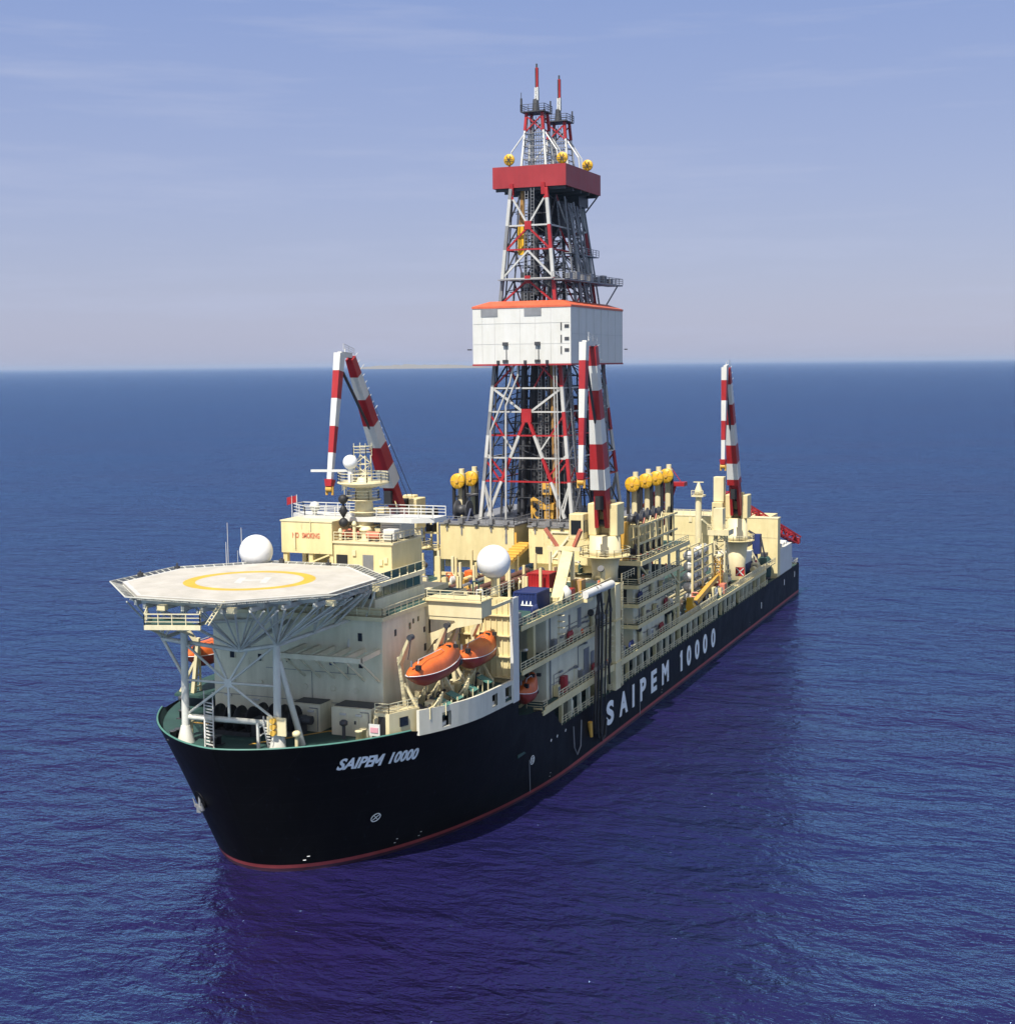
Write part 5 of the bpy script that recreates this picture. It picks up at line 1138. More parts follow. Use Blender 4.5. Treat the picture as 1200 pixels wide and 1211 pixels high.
# ================================================================ DRILL FLOOR HOUSES
def dfhouse(y0, y1, lab, panel):
    t = thing('drill_floor_house', (84, (y0 + y1) / 2, 25), lab, 'deckhouse', 'houses flanking the catwalk')
    mb = MB(); mb.box(82, 88, y0, y1, 26.4, 32.5); mb.box(83, 116, y0 + .4, y1 - .4, 25, 26.4); mb.box(88, 116, y0, y1, 26.4, 32.5); obj('wall', mb, CREAM, t)
    mb = MB(); mb.box(81.8, 116.2, y0 - .2, y1 + .2, 32.5, 32.75); obj('roof', mb, STEEL, t)
    mb = MB(); mb.rail([(82, y0, 32.75), (82, y1, 32.75)], r=.09); mb.rail([(82, y0, 32.75), (90, y0, 32.75)], r=.09); obj('railing', mb, STEEL, t)
    mb = MB()
    for k in range(5): yy = y0 + (y1 - y0) * (.1 + .2 * k); mb.box(81.4, 82.6, yy - .4, yy + .4, 32.76, 33.3 + .4 * (k % 2)); mb.box(81.85, 81.995, yy - .12, yy + .12, 30.8 + (k % 3) * .6, 32.4)
    obj('roof_gear', mb, STEEL, t)
    if panel:
        mb = MB(); mb.box(81.93, 81.996, -5.5, -4.2, 28.0, 29.2); obj('window', mb, BLACK, t)
        mb = MB(); mb.bar((81.9, -7.2, 31.9), (81.9, -7.2, 26.6), .2); mb.bar((81.9, -10.6, 31.6), (81.9, -7.4, 27.6), .35); mb.bar((81.9, -7.2, 31.8), (81.9, -10.8, 31.8), .25); mb.bar((81.9, -7.2, 27.4), (81.9, -12, 27.0), .15); obj('brace', mb, WALLG, t)
    else:
        mb = MB(); mb.box(81.9, 81.996, -.8, -.45, 27.6, 31.5); obj('corner_trim', mb, OCHRE, t)
        mb = MB(); mb.box(81.92, 81.997, .9, 1.3, 29.5, 31.2); obj('wall_sign', mb, STEEL, t)
    return t
dfhouse(-.3, 13.5, 'long plain cream house left of the catwalk under the tower', False)
dfhouse(-15.0, -3.0, 'cream house with small dark window right of the catwalk under the tower', True)
t = thing('reel_frame', (83, 15.6, 28), 'cream frame with two dark reels at the starboard end of the plain cream house', 'reel frame')
mb = MB(); [mb.bar((x, y, 28.2), (x, y, 33.6), .3) for x in (82, 85) for y in (13.9, 16.6)]; [mb.bar((82, 13.9, z), (82, 16.6, z), .3) for z in (30.9, 33.4)]; mb.box(81.4, 87, 13.6, 18.2, 27.9, 28.2); mb.rail([(81.5, 18, 28.2), (81.5, 13.8, 28.2)], r=.09); [mb.bar((x, 15, 20), (x, 15, 28), .5) for x in (83, 86)]; obj('frame', mb, CREAM, t)
for z, y in ((34.3, 15.4), (31.6, 15.6)):
    mb = MB(); mb.lathe((83, y, z), [(1.0, -.7), (1.0, -.6), (.6, -.55), (.6, .55), (1.0, .6), (1.0, .7)], 18, 'y'); obj('reel', mb, BLACK, t)
t = thing('white_shed', (66, 14, 25), 'low shed with white roof left of the pipe rack', 'shed')
mb = MB(); mb.box(62, 70, 14.9, 18.2, 25, 27.2); obj('wall', mb, PALE, t); mb = MB(); mb.prism([(14.6, 27.2), (18.5, 27.2), (16.5, 27.9)], 'x', 61.7, 70.3); obj('roof', mb, WHITE, t)

# ================================================================ DERRICK
dk = thing('derrick', (101, 0, 32.7), 'tall red and white lattice drilling tower with white wind wall and red crown', 'derrick')
BANDS = [32, 35.4, 39.6, 43.7, 47.6, 51.7, 56.0, 60, 70.4, 74.6, 79.6, 83.7, 88.2, 120]
def band(z):
    for i in range(len(BANDS) - 1):
        if BANDS[i] <= z < BANDS[i + 1]: return 0 if i in (0, 2, 4, 6, 7, 8, 10, 12) else 1
    return 0
BCOL = {0: 1, 1: 1, 2: 0, 3: 1, 4: 0, 5: 1, 6: 0, 7: 0, 8: 0, 9: 1, 10: 0, 11: 1, 12: 0}
def bcol(z):
    for i in range(len(BANDS) - 1):
        if BANDS[i] <= z < BANDS[i + 1]: return BCOL[i]
    return 0
def member(mb, p, q, r, steel=False):
    r *= .68; p, q = Vector(p), Vector(q)
    if p.z > q.z: p, q = q, p
    cuts = [p.z] + [z for z in BANDS if p.z + .01 < z < q.z - .01] + [q.z]
    if q.z - p.z < .05: mb.m = 2 if steel else bcol(p.z + .01); mb.bar(p, q, r * 2); return
    for a, b in zip(cuts, cuts[1:]):
        mb.m = 2 if steel else bcol((a + b) / 2)
        mb.bar(p.lerp(q, (a - p.z) / (q.z - p.z)), p.lerp(q, (b - p.z) / (q.z - p.z)), r * 2)
MATS = [RED, LATW, DARK]
def lx(z, back): # front / back x at height
    return 88.4 + (91.0 - 88.4) * (z - 33) / 56 if not back else 115.4 + (109.2 - 115.4) * (z - 33) / 56
def ly(z): return 8.55 + (3.35 - 8.55) * (z - 33) / 56
for bk in (0, 1):
    for s in (-1, 1):
        mb = MB(); member(mb, (lx(32.7, bk), ly(32.7) * s, 32.7), (lx(90, bk), ly(90) * s, 90), .42 if not bk else .36); obj('leg', mb, [STEEL, LATW, DARK] if s > 0 and not bk else MATS, dk)  # starboard front leg: side shading put into the colour, grey for red
LO = [32.7, 39.6, 43.7, 47.6, 51.7, 55.8, 60]
UP = [70, 74.6, 79.6, 83.7, 89.2]
def facept(face, u, z):
    if face in (0, 1): return (lx(z, face), ly(z) * u, z)
    s = -1 if face == 2 else 1
    a, b = lx(z, 0), lx(z, 1); return (a + (b - a) * (u + 1) / 2, ly(z) * s, z)
for face in range(4):
    mb = MB()
    st = face != 0
    P = lambda u, z: facept(face, u, z)
    if face in (0, 1):
        for z in LO[1:]: member(mb, P(-1, z), P(1, z), .2)
        # great inverted V from a node high on the face
        for s in (-1, 1):
            member(mb, P(0, 51.2), P(.84 * s, 33.4), .36)
            member(mb, P(0, 51.2), P(s, 55.8), .26)
            for z0, z1 in ((51.7, 44.6), (43.2, 39.2), (39.2, 34)):
                f = (51.2 - z1) / (51.2 - 33.4) * .84; member(mb, P(s, z0 if z0 < 51 else 51.2), P(f * s, z1), .18)
            member(mb, P(s * .5, 40.3), P(s, 44.5), .18); member(mb, P(s, 39.6), P(s * .72, 33.4), .14)
            member(mb, P(s, 55.8), P(s * .35, 60), .22); member(mb, P(s * .2, 55.8), P(s * .6, 60), .18)
        mb.m = 0; c = P(0, 51.2); mb.box(c[0] - .3, c[0] + .3, -.9, .9, 49.9, 52.2)
    else:
        for z in LO[1:]: member(mb, P(-1, z), P(1, z), .17); 
        member(mb, P(0, 33), P(0, 60), .22, True)
        for a, b in zip(LO, LO[1:]):
            for u0, u1 in ((-1, 0), (0, 1)):
                um = (u0 + u1) / 2; member(mb, P(u0, a), P(um, b), .15, face == 3); member(mb, P(u1, a), P(um, b), .15, True)
    obj('face_bracing', mb, MATS, dk); mb = MB()
    for z in UP[:-1]: member(mb, P(-1, z), P(1, z), .2)
    if face in (0, 1):
        for s in (-1, 1):
            member(mb, P(0, 83.7), P(s, 89.0), .22); member(mb, P(0, 83.4), P(s, 79.4), .22)
            member(mb, P(0, 79.4), P(s, 74.8), .22); member(mb, P(0, 74.4), P(s, 70.2), .22)
        mb.m = 0; c = P(0, 83.7); mb.box(c[0] - .25, c[0] + .25, -.6, .6, 83.0, 84.4)
        c = P(0, 74.5); mb.box(c[0] - .25, c[0] + .25, -.5, .5, 73.8, 75.1)
    else:
        for a, b in zip(UP, UP[1:]):
            for u0, u1 in ((-1, 0), (0, 1)):
                um = (u0 + u1) / 2; member(mb, P(u0, a), P(um, b), .15, face == 3 or u0 < 0); member(mb, P(u1, a), P(um, b), .15, u0 == 0 and a > 79)
        member(mb, P(0, 70), P(0, 89), .2, True)
    obj('face_bracing', mb, MATS, dk)
# wind wall
mb = MB()
mb.box(86.95, 115.5, -9.0, -8.85, 60, 69.85); mb.box(86.95, 115.5, 8.85, 9.0, 60, 69.85); mb.box(86.95, 87.1, -8.85, 8.85, 60, 69.85); mb.box(115.35, 115.5, -8.85, 8.85, 60, 69.85)
ww = obj('wind_wall', mb, WHITE, dk)
mb = MB(); mb.box(86.9, 115.6, -9.08, 9.08, 59.7, 60.0); obj('wind_wall_sill', mb, CROWNRED, dk)
mb = MB()
o4 = [(86.85, -9.1), (115.6, -9.1), (115.6, 9.1), (86.85, 9.1)]; i4 = [(88.9, -6.6), (113.8, -6.6), (113.8, 6.6), (88.9, 6.6)]
for k in range(4):
    a, b, c, d = o4[k], o4[(k + 1) % 4], i4[(k + 1) % 4], i4[k]; mb.quad((*a, 69.86), (*b, 69.86), (*c, 70.75), (*d, 70.75)); mb.quad((*a, 69.5), (*b, 69.5), (*b, 69.86), (*a, 69.86))
obj('wind_wall_coaming', mb, COAM, dk)
for y in (6.2, -1.8): mb = MB(); mb.box(86.86, 86.946, y - 1.9, y + 1.2, 68.1, 69.45); obj('wall_vent', mb, STEEL, ww)
mb = MB()
for z in (62.0, 63.9, 66.0):
    mb.box(86.87, 86.945, -8.7, -7.9, z, z + .55); mb.box(86.86, 86.945, -7.4, -7.2, z - .4, z + .9)
obj('louvre', mb, DARK, ww)
mb = MB()
for y in (2.9, -3.0):
    mb.box(86.5, 86.93, y - .5, y + .4, 63.1, 63.7); mb.bar((86.8, y - .2, 60.3), (86.8, y - .2, 63.1), .1); mb.box(86.75, 86.93, y - .5, y + .5, 60.2, 60.7)
mb.bar((86.9, 9.2, 62.5), (86.4, 9.8, 62.5), .2); mb.bar((116, -9.2, 62.5), (116, -9.8, 62.5), .2); [mb.box(86.7, 86.94, y, y + .5, 60.0, 60.6) for y in (-1, 4, -5)]
obj('wall_lamp', mb, DARK, ww)
mb = MB(); [mb.bar((86.93, y, 60.2), (86.93, y, 69.4), .045) for y in (4.9, -5.4, .2, -2.6, 7.2)]; mb.bar((86.93, -8.8, 66.9), (86.93, 8.8, 66.9), .04); mb.bar((86.93, -8.8, 63.4), (86.93, 8.8, 63.4), .03); [mb.bar((x, -9.0, 60.2), (x, -9.02, 69.4), .05) for x in (91, 95, 99, 103, 107, 111)]; mb.bar((87, -9.02, 65), (115.4, -9.02, 65), .05); obj('panel_joint', mb, LATW, ww)
# crown
mb = MB(); mb.box(91.25, 91.45, -6.75, 6.75, 90.2, 93.85); mb.box(109.5, 109.7, -6.75, 6.75, 90.2, 93.85); mb.box(91.45, 109.5, -6.75, -6.55, 90.2, 93.85); mb.box(91.45, 109.5, 6.55, 6.75, 90.2, 93.85); obj('crown_fence', mb, CROWNRED, dk)
mb = MB(); mb.box(91.46, 109.49, -6.54, 6.54, 90.3, 90.7); [mb.bar((x, -6.4, 90.0), (x, 6.4, 90.0), .35, .6) for x in (92, 96, 100, 104, 108.5)]; mb.box(104, 109, -4.6, 4.6, 88, 90.2); mb.bar((lx(86.5, 1), -3.5, 86.8), (109.4, -6.4, 90.2), .2); mb.bar((lx(86.5, 1), 3.5, 86.8), (109.4, 6.4, 90.2), .2); obj('crown_beams', mb, DARK, dk)
mb = MB(); [mb.bar((91.2, y, 90.9), (91.4, y, 88.9), .7, .5) for y in (3.2, -2.6)]; obj('crown_clamp', mb, RED, dk)
def aframe(x, lab_):
    for dx in (-2.0, 2.0):
        for s in (-1, 1):
            mb = MB(); mb.m = 1; mb.bar((x + dx, s * 2.6, 90.7), (x + dx * .7, s * 1.7, 100.2), .34); mb.m = 0; mb.bar((x + dx * .7, s * 1.7, 100.2), (x + dx * .62, s * 1.45, 103.2), .46); obj('gin_pole_leg', mb, [RED, WHITE], dk)
    mb = MB(); mb.m = 1
    for s in (-1, 1): mb.path([(x - 1, s * 1.7, 100.0), (x - 1.6, s * 4.2, 96.6), (x - 1.6, s * 4.6, 93.4)], .13, 6); mb.path([(x + 1, s * 1.7, 100.0), (x + 1.8, s * 3.6, 96.8), (x + 1.8, s * 4.0, 93.4)], .12, 6)
    mb.m = 0; [mb.bar((x + a, s * 1.6, 102.8), (x + a, -s * 1.6, 100), .2) for a in (-1.4, 1.4) for s in (-1, 1)]; mb.m = 2
    for k in range(8): z = 92 + k * 1.1; w = 2.4 - .11 * k; [mb.bar((x + a, -w, z), (x + a, w, z), .12) for a in (-1.8 + .06 * k, 1.8 - .06 * k)]; [mb.bar((x - 1.8, s * w, z), (x + 1.8, s * w, z), .12) for s in (-1, 1)]
    for yy in (-1.4, -.5, .6, 1.5): mb.ladder((x - 1.2, yy, 91), (x - 1.2, yy, 102.5), .5, .1, .6)
    mb.path([(x + 2.2, 2.2, 91), (x + 2.2, 2.2, 101)], .18, 6); mb.path([(x, .8, 91), (x, .8, 102)], .3, 8)
    obj('gin_pole_bracing', mb, [RED, WHITE, STEEL], dk)
    mb = MB(); mb.prism([(x - 2.0, -2.1), (x + 1.9, -2.1), (x + 1.9, 2.3), (x - 2.0, 2.3)], 'z', 103.2, 103.36); mb.rail([(x - 2.0, -2.1, 103.35), (x + 1.9, -2.1, 103.35), (x + 1.9, 2.3, 103.35), (x - 2.0, 2.3, 103.35)], close=True, r=.07); mb.tube((x, .2, 103.4), (x, .2, 105.6), .7, .5, 10); mb.tube((x - 1.8, 2.2, 103.3), (x - 1.8, 2.2, 105.6), .2, n=6); mb.tube((x - 1.8, 2.2, 105.6), (x - 1.8, 2.2, 106.6), .06, n=5); mb.tube((x + 1.6, -1.9, 103.3), (x + 1.6, -1.9, 105.4), .15, n=6); obj('top_platform', mb, DARK, dk)
    mb = MB(); mb.m = 1; mb.lattice((x, 0, 105.4), (x, 0, 107.6), .5, .45, 5, .09, .05, up=(1, 0, 0)); mb.m = 0; mb.bar((x, -.05, 107.6), (x, -.05, 110.9), .46, .46); mb.m = 2; mb.bar((x - .28, .1, 107.6), (x - .28, .1, 110.8), .16); mb.bar((x, 0, 110.9), (x, 0, 111.6), .25); obj('mast_pole', mb, [RED, WHITE, DARK], dk)
aframe(95.4, ''); aframe(106.6, '')
for (x, y) in ((91.9, 3.9), (93.4, -5.3), (104.6, -6.0)):
    mb = MB(); mb.smooth = True; mb.lathe((x, y, 95.1), [(.3, -.1), (.95, -.08), (1.0, 0), (.9, .06), (1.0, .14), (.95, .2), (.3, .22)], 24, 'x'); s_ = obj('crown_sheave', mb, YELLOW, dk)
    mb = MB(); [mb.bar((x - .28, y, 95.1), (x - .28, y + .8 * math.cos(k * 1.05), 95.1 + .8 * math.sin(k * 1.05)), .1) for k in range(6)]; mb.bar((x + .1, y, 93.2), (x + .1, y, 95.1), .3); obj('hub', mb, DARK, s_)
# inside the tower: racked pipe, guide rails, blocks, ladders, platforms
mb = MB()
for i in range(64): x, y = random.uniform(92, 112), random.uniform(-5.6, 5.6); mb.tube((x, y, 33), (x * .97 + 3, y * .72, random.choice((58, 60, 62))), random.choice((.14, .2, .34)), n=6)
obj('racked_pipe', mb, DARK, dk)
mb = MB()
for y in (-1.4, 1.4): mb.bar((97, y, 33), (97, y * .9, 90), .5, .5); mb.bar((105, y, 33), (105, y * .9, 90), .5, .5)
for z in range(36, 90, 3): mb.bar((97, -1.4, z), (97, 1.4, z), .16); mb.bar((105, -1.4, z), (105, 1.4, z), .16); mb.bar((97, 1.4, z), (105, 1.4, z + 3), .14); mb.bar((97, -1.4, z), (105, -1.4, z + 3), .14)
obj('guide_rails', mb, DARK, dk)
mb = MB(); mb.box(98, 100.5, -1.6, 1.6, 38, 43.5); obj('travelling_block', mb, DARK, dk); mb = MB(); mb.box(102, 105, -2.4, 2.4, 40, 52); obj('travelling_block', mb, DARK, dk); mb = MB(); mb.box(94, 97, 1.2, 3.0, 44.5, 50.5); obj('travelling_block', mb, DARK, dk)
for f in (lambda m: m.tube((96.5, 1.0, 72), (96.5, 1.0, 90), .75, n=10), lambda m: m.tube((95.5, -2.4, 70), (95.5, -1.4, 90), .5, n=10)): mb = MB(); f(mb); obj('hanging_pipe', mb, DARK, dk)
mb = MB(); mb.box(95, 98, 1.6, 3.2, 70.4, 76); obj('top_drive', mb, DARK, dk)
mb = MB(); mb.box(99, 106, -2.6, 2.4, 83, 88.6); obj('crown_block', mb, DARK, dk)
mb = MB(); mb.tube((92.2, -4.4, 33), (91.8, -3.9, 62), .62, n=10); mb.tube((92.6, 1.9, 78.8), (92.8, 1.9, 86), .55, n=10); mb.tube((92.8, 1.9, 86), (93, 1.9, 90), .4, n=8); obj('standing_pipe', mb, [BRONZE], dk)
mb = MB(); mb.box(92, 93.2, 1.35, 2.45, 78.8, 84); obj('yellow_cylinder', mb, YELLOW, dk)
mb = MB(); mb.path([(88, 1.9, 59.6), (88, 2.6, 56.8), (88, 6.3, 48.3), (88, 6.5, 33)], .17, 7); mb.path([(88, 1.1, 59.6), (88, 1.1, 57.9), (88, 3.4, 52.7), (88, 3.6, 33)], .17, 7); mb.path([(88.2, -5.4, 60), (87.9, -6, 33)], .1, 6); mb.path([(88.2, -5.9, 60), (87.9, -6.5, 33)], .1, 6); obj('mud_pipe', mb, LATW, dk)
mb = MB()
for (y, z0, z1) in ((-2.0, 33, 60), (.4, 70, 89.5), (-3.4, 33, 60), (-.8, 70, 90), (-5.0, 40, 60)): mb.ladder((90.2, y, z0), (91, y * .9, z1), .55, .09, .55)
for s in (-1, 1):
    for x in (96, 101, 106.5, 110): mb.ladder((x, s * 7.6, 33), (x, s * 5.6, 60), .5, .08, .6, (1, 0, 0)); mb.ladder((x, s * 5.2, 70), (x, s * 3.3, 89), .5, .08, .6, (1, 0, 0))
obj('ladders', mb, STEEL, dk)
mb = MB()
for z, w in ((39.8, 7.4), (47.8, 6.8), (55.5, 6.2)): mb.box(99, 113.5, -w, -w + 1.6, z, z + .12); mb.rail([(99, -w, z + .1), (113.5, -w, z + .1)], r=.08); mb.box(90, 92, w - 3, w, z, z + .1)
obj('inner_platform', mb, DARK, dk)
mb = MB(); mb.prism([(89.5, -4.8), (89.5, -7.0), (117.5, -8.4), (117.5, -5.4)], 'z', 74.2, 74.45); mb.rail([(89.5, -4.8, 74.4), (89.5, -7.0, 74.4), (117.5, -8.4, 74.4), (117.5, -5.4, 74.4)], r=.09); mb.box(88.8, 90.2, -5, 5, 74.3, 74.5); mb.box(97, 112, -5.6, -3.9, 79.2, 79.35); mb.rail([(97, -5.6, 79.35), (112, -5.6, 79.35)], r=.08); mb.box(105, 116.5, -5.4, 5, 74.3, 74.5); mb.rail([(116.5, -5, 74.4), (116.5, 5, 74.4)], r=.09); mb.bar((117, -7.5, 74.2), (115, -5.8, 70.4), .2); [mb.box(91 + 3.4 * k, 92.6 + 3.4 * k, -7.4 - .1 * k, -6.6 - .1 * k, 74.5, 75.4 + .4 * (k % 2)) for k in range(7)]; obj('monkey_board', mb, STEEL, dk)
mb = MB(); mb.lattice((103, -6.5, 70.8), (99, -4.3, 88), 1.3, 1.3, 9, .12, .06); obj('cable_tower', mb, STEEL, dk)
mb = MB(); mb.lattice((106, -5.6, 71), (104, -4.2, 88), .8, .8, 9, .1, .06); obj('cable_tower', mb, STEEL, dk)
mb = MB(); mb.tube((100.4, -6.2, 70.6), (99.4, -4.6, 88), .38, n=8); obj('cable_tower', mb, STEEL, dk)
mb = MB(); mb.lattice((109, -8, 33), (111, -6.2, 60), 1.1, 1.1, 12, .1, .05); obj('cable_tower', mb, STEEL, dk)
mb = MB(); mb.lattice((93, -8.0, 33), (92.2, -6.2, 59.6), .9, .9, 14, .08, .05); obj('cable_tower', mb, STEEL, dk)
mb = MB(); mb.lattice((100, 2.0, 70.6), (97, 1.6, 89), 1.0, 1.0, 9, .1, .06); obj('cable_tower', mb, STEEL, dk)
mb = MB(); mb.path([(98, -5.9, 70.5), (97, -4.4, 89)], .16, 6); obj('cable_tower', mb, STEEL, dk)
mb = MB(); mb.path([(111, -6.0, 70.5), (108, -4.0, 89)], .16, 6); obj('cable_tower', mb, STEEL, dk)
mb = MB()
for z in (36.5, 41.5, 45.6, 49.6, 53.8, 57.8, 72.5, 77, 81.5, 86):
    w = ly(z) * .93; xa, xb = lx(z, 0) + .5, lx(z, 1) - .5
    for k in range(4): x = xa + (xb - xa) * (k + .5) / 4; mb.bar((x, -w, z), (x, w, z), .16); mb.bar((x, -w, z), (x, w * (.3 - .2 * k), z + 3.4), .13)
    mb.bar((xa, -w * .5, z), (xb, -w * .5, z), .14); mb.bar((xa, w * .5, z), (xb, w * .5, z), .14); mb.bar((xa, w * .95, z), (xb, w * .5, z + 3), .12); mb.bar((xa, -w * .95, z + 3), (xb, -w * .9, z), .12)
obj('inner_bracing', mb, DARK, dk)
mb = MB(); [mb.bar((lx(33, 0) + .6, y, 33), (lx(60, 0) + .6, y * .8, 60), .24) for y in (7.2, -7.2, 5.0)]; [mb.bar((lx(70, 0) + .5, y, 70), (lx(88, 0) + .5, y * .7, 88.8), .2) for y in (4.4, -4.4, 2.8)]; obj('inner_post', mb, DARK, dk)
mb = MB(); [mb.path([(random.uniform(92, 112), random.uniform(-5, 5), 33), (random.uniform(94, 108), random.uniform(-3, 3), 60)], .07, 5) for _ in range(16)]; [mb.path([(random.uniform(92, 108), random.uniform(-3.5, 3.5), 70), (random.uniform(94, 106), random.uniform(-2.5, 2.5), 89)], .07, 5) for _ in range(10)]; obj('wires', mb, DARK, dk)
for i, (x, y, s) in enumerate(((91.2, -3.0, 1), (91.6, -.6, .8))):
    t = thing('pipe_handler', (x, y, 32.8), ['yellow pipe handling machine on the drill floor behind the right hand house', 'yellow angled loading arm beside the pipe handling machine'][i], 'drill machine')
    if i == 0:
        mb = MB(); mb.box(x - .7, x + 1.5, y - .9, y + .9, 37.2, 39.4); mb.bar((x, y, 32.8), (x, y, 37.2), 1.0, .8); mb.bar((x, y - .8, 33), (x, y - 1.0, 35.8), .5); mb.box(x - .6, x + 1, y - 1.3, y + 1.2, 34.6, 35.6); obj('mast', mb, OCHRE, t)
        mb = MB(); mb.tube((x - .75, y, 36.2), (x - .2, y, 36.2), .6, n=12); mb.box(x - .72, x - .64 + .03, y - .6, y + .6, 37.6, 38.2); obj('gripper', mb, DARK, t)
    else:
        mb = MB(); mb.bar((x, y + .6, 36.4), (x, y - 1.2, 35.4), .6); mb.bar((x, y + .6, 34.6), (x, y - .6, 32.9), .6); mb.bar((x, y + .7, 32.9), (x, y + .7, 36.4), .35); obj('arm', mb, OCHRE, t)
        mb = MB(); mb.tube((x - .4, y - .4, 33.8), (x + .4, y - .4, 33.8), .45, n=12); obj('pivot', mb, DARK, t)
mbf = MB(); mbf.box(88, 116, -8.6, 8.6, 32.76, 32.9); obj('drill_floor', mbf, DARK, dk)
for (y, z, w) in ((6.6, 37.4, 1.4), (5.4, 39, 1.1)): pass
t = thing('blue_reel_unit', (86.4, 10.6, 32.75), 'dark blue reel unit on the house roof below the yellow sheaves', 'reel unit')
mb = MB(); mb.lathe((86.4, 11.0, 34.6), [(1.7, -1.2), (1.7, -1.0), (.9, -.95), (.9, .95), (1.7, 1.0), (1.7, 1.2)], 22, 'y'); obj('drum', mb, DARK, t)
mb = MB(); [mb.bar((86.4 + d, 11 + s, 32.75), (86.4, 11 + s, 34.8), .3) for d in (-1.5, 1.5) for s in (-1.4, 1.4)]; mb.box(84.8, 88, 9.4, 12.6, 32.76, 33.0); mb.box(89, 90, 8.6, 9.2, 33, 38); obj('frame', mb, paint('navy_paint', (.02, .035, .10), .5, .2), t)
t = thing('grey_platform_frame', (94, 13.6, 32.75), 'small grey platform between the two yellow sheaves left of the tower', 'platform')
mb = MB(); mb.box(92.4, 99, 12.8, 15.2, 36.2, 36.5); obj('deck', mb, STEEL, t); mb = MB(); [mb.bar((x, y, 32.7), (x, y, 36.2), .3) for x in (93, 98.6) for y in (13, 15)]; obj('post', mb, STEEL, t)

# ================================================================ AFT DECK
for i in range(5):
    for j in (0, 1):
        z = 13.2 + i * 2.1; x = 136 + j * 7.4
        t = thing('storage_tube', (x, -17, z - .95), 'white cylinder before the stern crane, ' + ('topmost' if i == 4 else 'second from top' if i == 3 else 'middle' if i == 2 else 'second from bottom' if i == 1 else 'lowest') + (' in the forward column' if j == 0 else ' in the aft column'), 'tank', 'stacked white cylinders')
        mb = MB(); mb.smooth = True; mb.lathe((x, -16.8, z), [(.3, -3.5), (.8, -3.3), (.95, -2.9), (.95, 2.9), (.8, 3.3), (.3, 3.5)], 20, 'x'); obj('shell', mb, WHITE, t)
        mb = MB(); [mb.lathe((x + d, -16.8, z), [(.97, -.12), (1.03, -.12), (1.03, .12), (.97, .12)], 20, 'x') for d in (-1.6, 1.6)]; obj('strap', mb, DARK, t)
t = thing('tube_rack', (139, -17, 11.6), 'cream frame holding the stacked white cylinders', 'rack')
mb = MB(); [mb.bar((x, y, 11.62), (x, y, 23.4), .4) for x in (131.6, 139.7, 147.6) for y in (-18.2, -15.4)]; obj('post', mb, CREAM, t); mb = MB(); [mb.bar((131.6, y, 12 + 2.1 * k), (147.6, y, 12 + 2.1 * k), .25) for k in range(6) for y in (-18.2, -15.4)]; obj('beam', mb, CREAM, t)
t = thing('mid_deckhouse', (128, -6, 11.6), 'cream block rising behind the reel rack and white cylinders', 'deckhouse')
mb = MB(); mb.box(118, 128, -9, 12, 11.65, 20); obj('wall', mb, CREAM, t); mb = MB(); mb.box(117.8, 128.2, -9.2, 12.2, 20, 20.3); obj('roof', mb, GREEN, t)
mb = MB(); mb.rail([(118, -9, 20.3), (128, -9, 20.3)]); obj('railing', mb, RAILM, t)
aft = thing('aft_deckhouse', (205, 0, 7.7), 'full width cream house with plain front wall at the stern', 'deckhouse')
mb = MB(); mb.box(200, 203, -21.0, 21.0, 7.7, 22.2); mb.box(203, 224, -16, 18, 7.7, 21); obj('wall', mb, CREAM, aft)
mb = MB(); mb.box(203.0, 217.6, -21.0, -16.05, 7.75, 14.4); obj('side_house', mb, WHITE, aft)
mb = MB(); mb.box(199.9, 203.1, -21.1, 21.1, 22.2, 22.35); obj('roof_edge', mb, PALE, aft)
mb = MB(); mb.bar((199.96, 0.6, 20.8), (199.96, .6, 22), .8, .3); mb.bar((199.95, -20.9, 17.6), (199.95, 15, 17.6), .07); [mb.box(199.7, 199.997, y - .3, y + .3, 20.6, 21.6) for y in (-2, -9.5, 5)]; obj('wall_fitting', mb, PALE, aft)
mb = MB(); mb.rail([(200, 20.9, 22.35), (200, -6, 22.35)]); mb.rail([(203, 15, 22.35), (203, -12, 22.35)]); obj('railing', mb, RAILM, aft)
mb = MB(); mb.smooth = True; [mb.tube((204.5 + k * 3.2, -20.3, 14.8), (205.5 + k * 3.2, -16.6, 15.0), .45, n=10) for k in range(4)]; obj('roof_pipe', mb, WHITE, aft)
t = thing('navigation_post', (195, -2.7, 11.6), 'cream post with square platform and T shaped top before the stern house', 'post')
mb = MB(); mb.smooth = True; mb.tube((195, -2.75, 11.6), (195, -2.75, 28.0), .85, .75, 14); obj('pole', mb, PALE, t)
mb = MB(); mb.box(193.6, 196.4, -4.2, -1.3, 27.6, 28.0); mb.rail([(193.6, -4.2, 28), (193.6, -1.3, 28)], r=.1); mb.lathe((195, -2.75, 28), [(1.1, 0), (.9, 1.2), (.35, 2.6), (.25, 3.0)], 12); mb.bar((194.9, -4.0, 31.1), (194.9, -1.5, 31.1), .22); obj('platform', mb, PALE, t)
t = thing('lattice_tower', (155.5, -18, 11.6), 'cream lattice tower standing next to the stern crane column', 'lattice tower')
mb = MB(); mb.lattice((155.5, -18, 11.6), (155.5, -18, 23.4), 2.2, 2.2, 7, .16, .09, up=(1, 0, 0)); obj('frame', mb, PALE, t); mb = MB(); mb.box(153.4, 157.8, -20.2, -15.6, 23.4, 24.5); mb.rail([(153.4, -20.2, 24.5), (153.4, -15.6, 24.5)], r=.09); mb.bar((155, -16.4, 24.5), (152.5, -14.6, 26.8), .4); mb.box(154.5, 157, -18.6, -16.6, 24.5, 29); obj('head', mb, PALE, t)
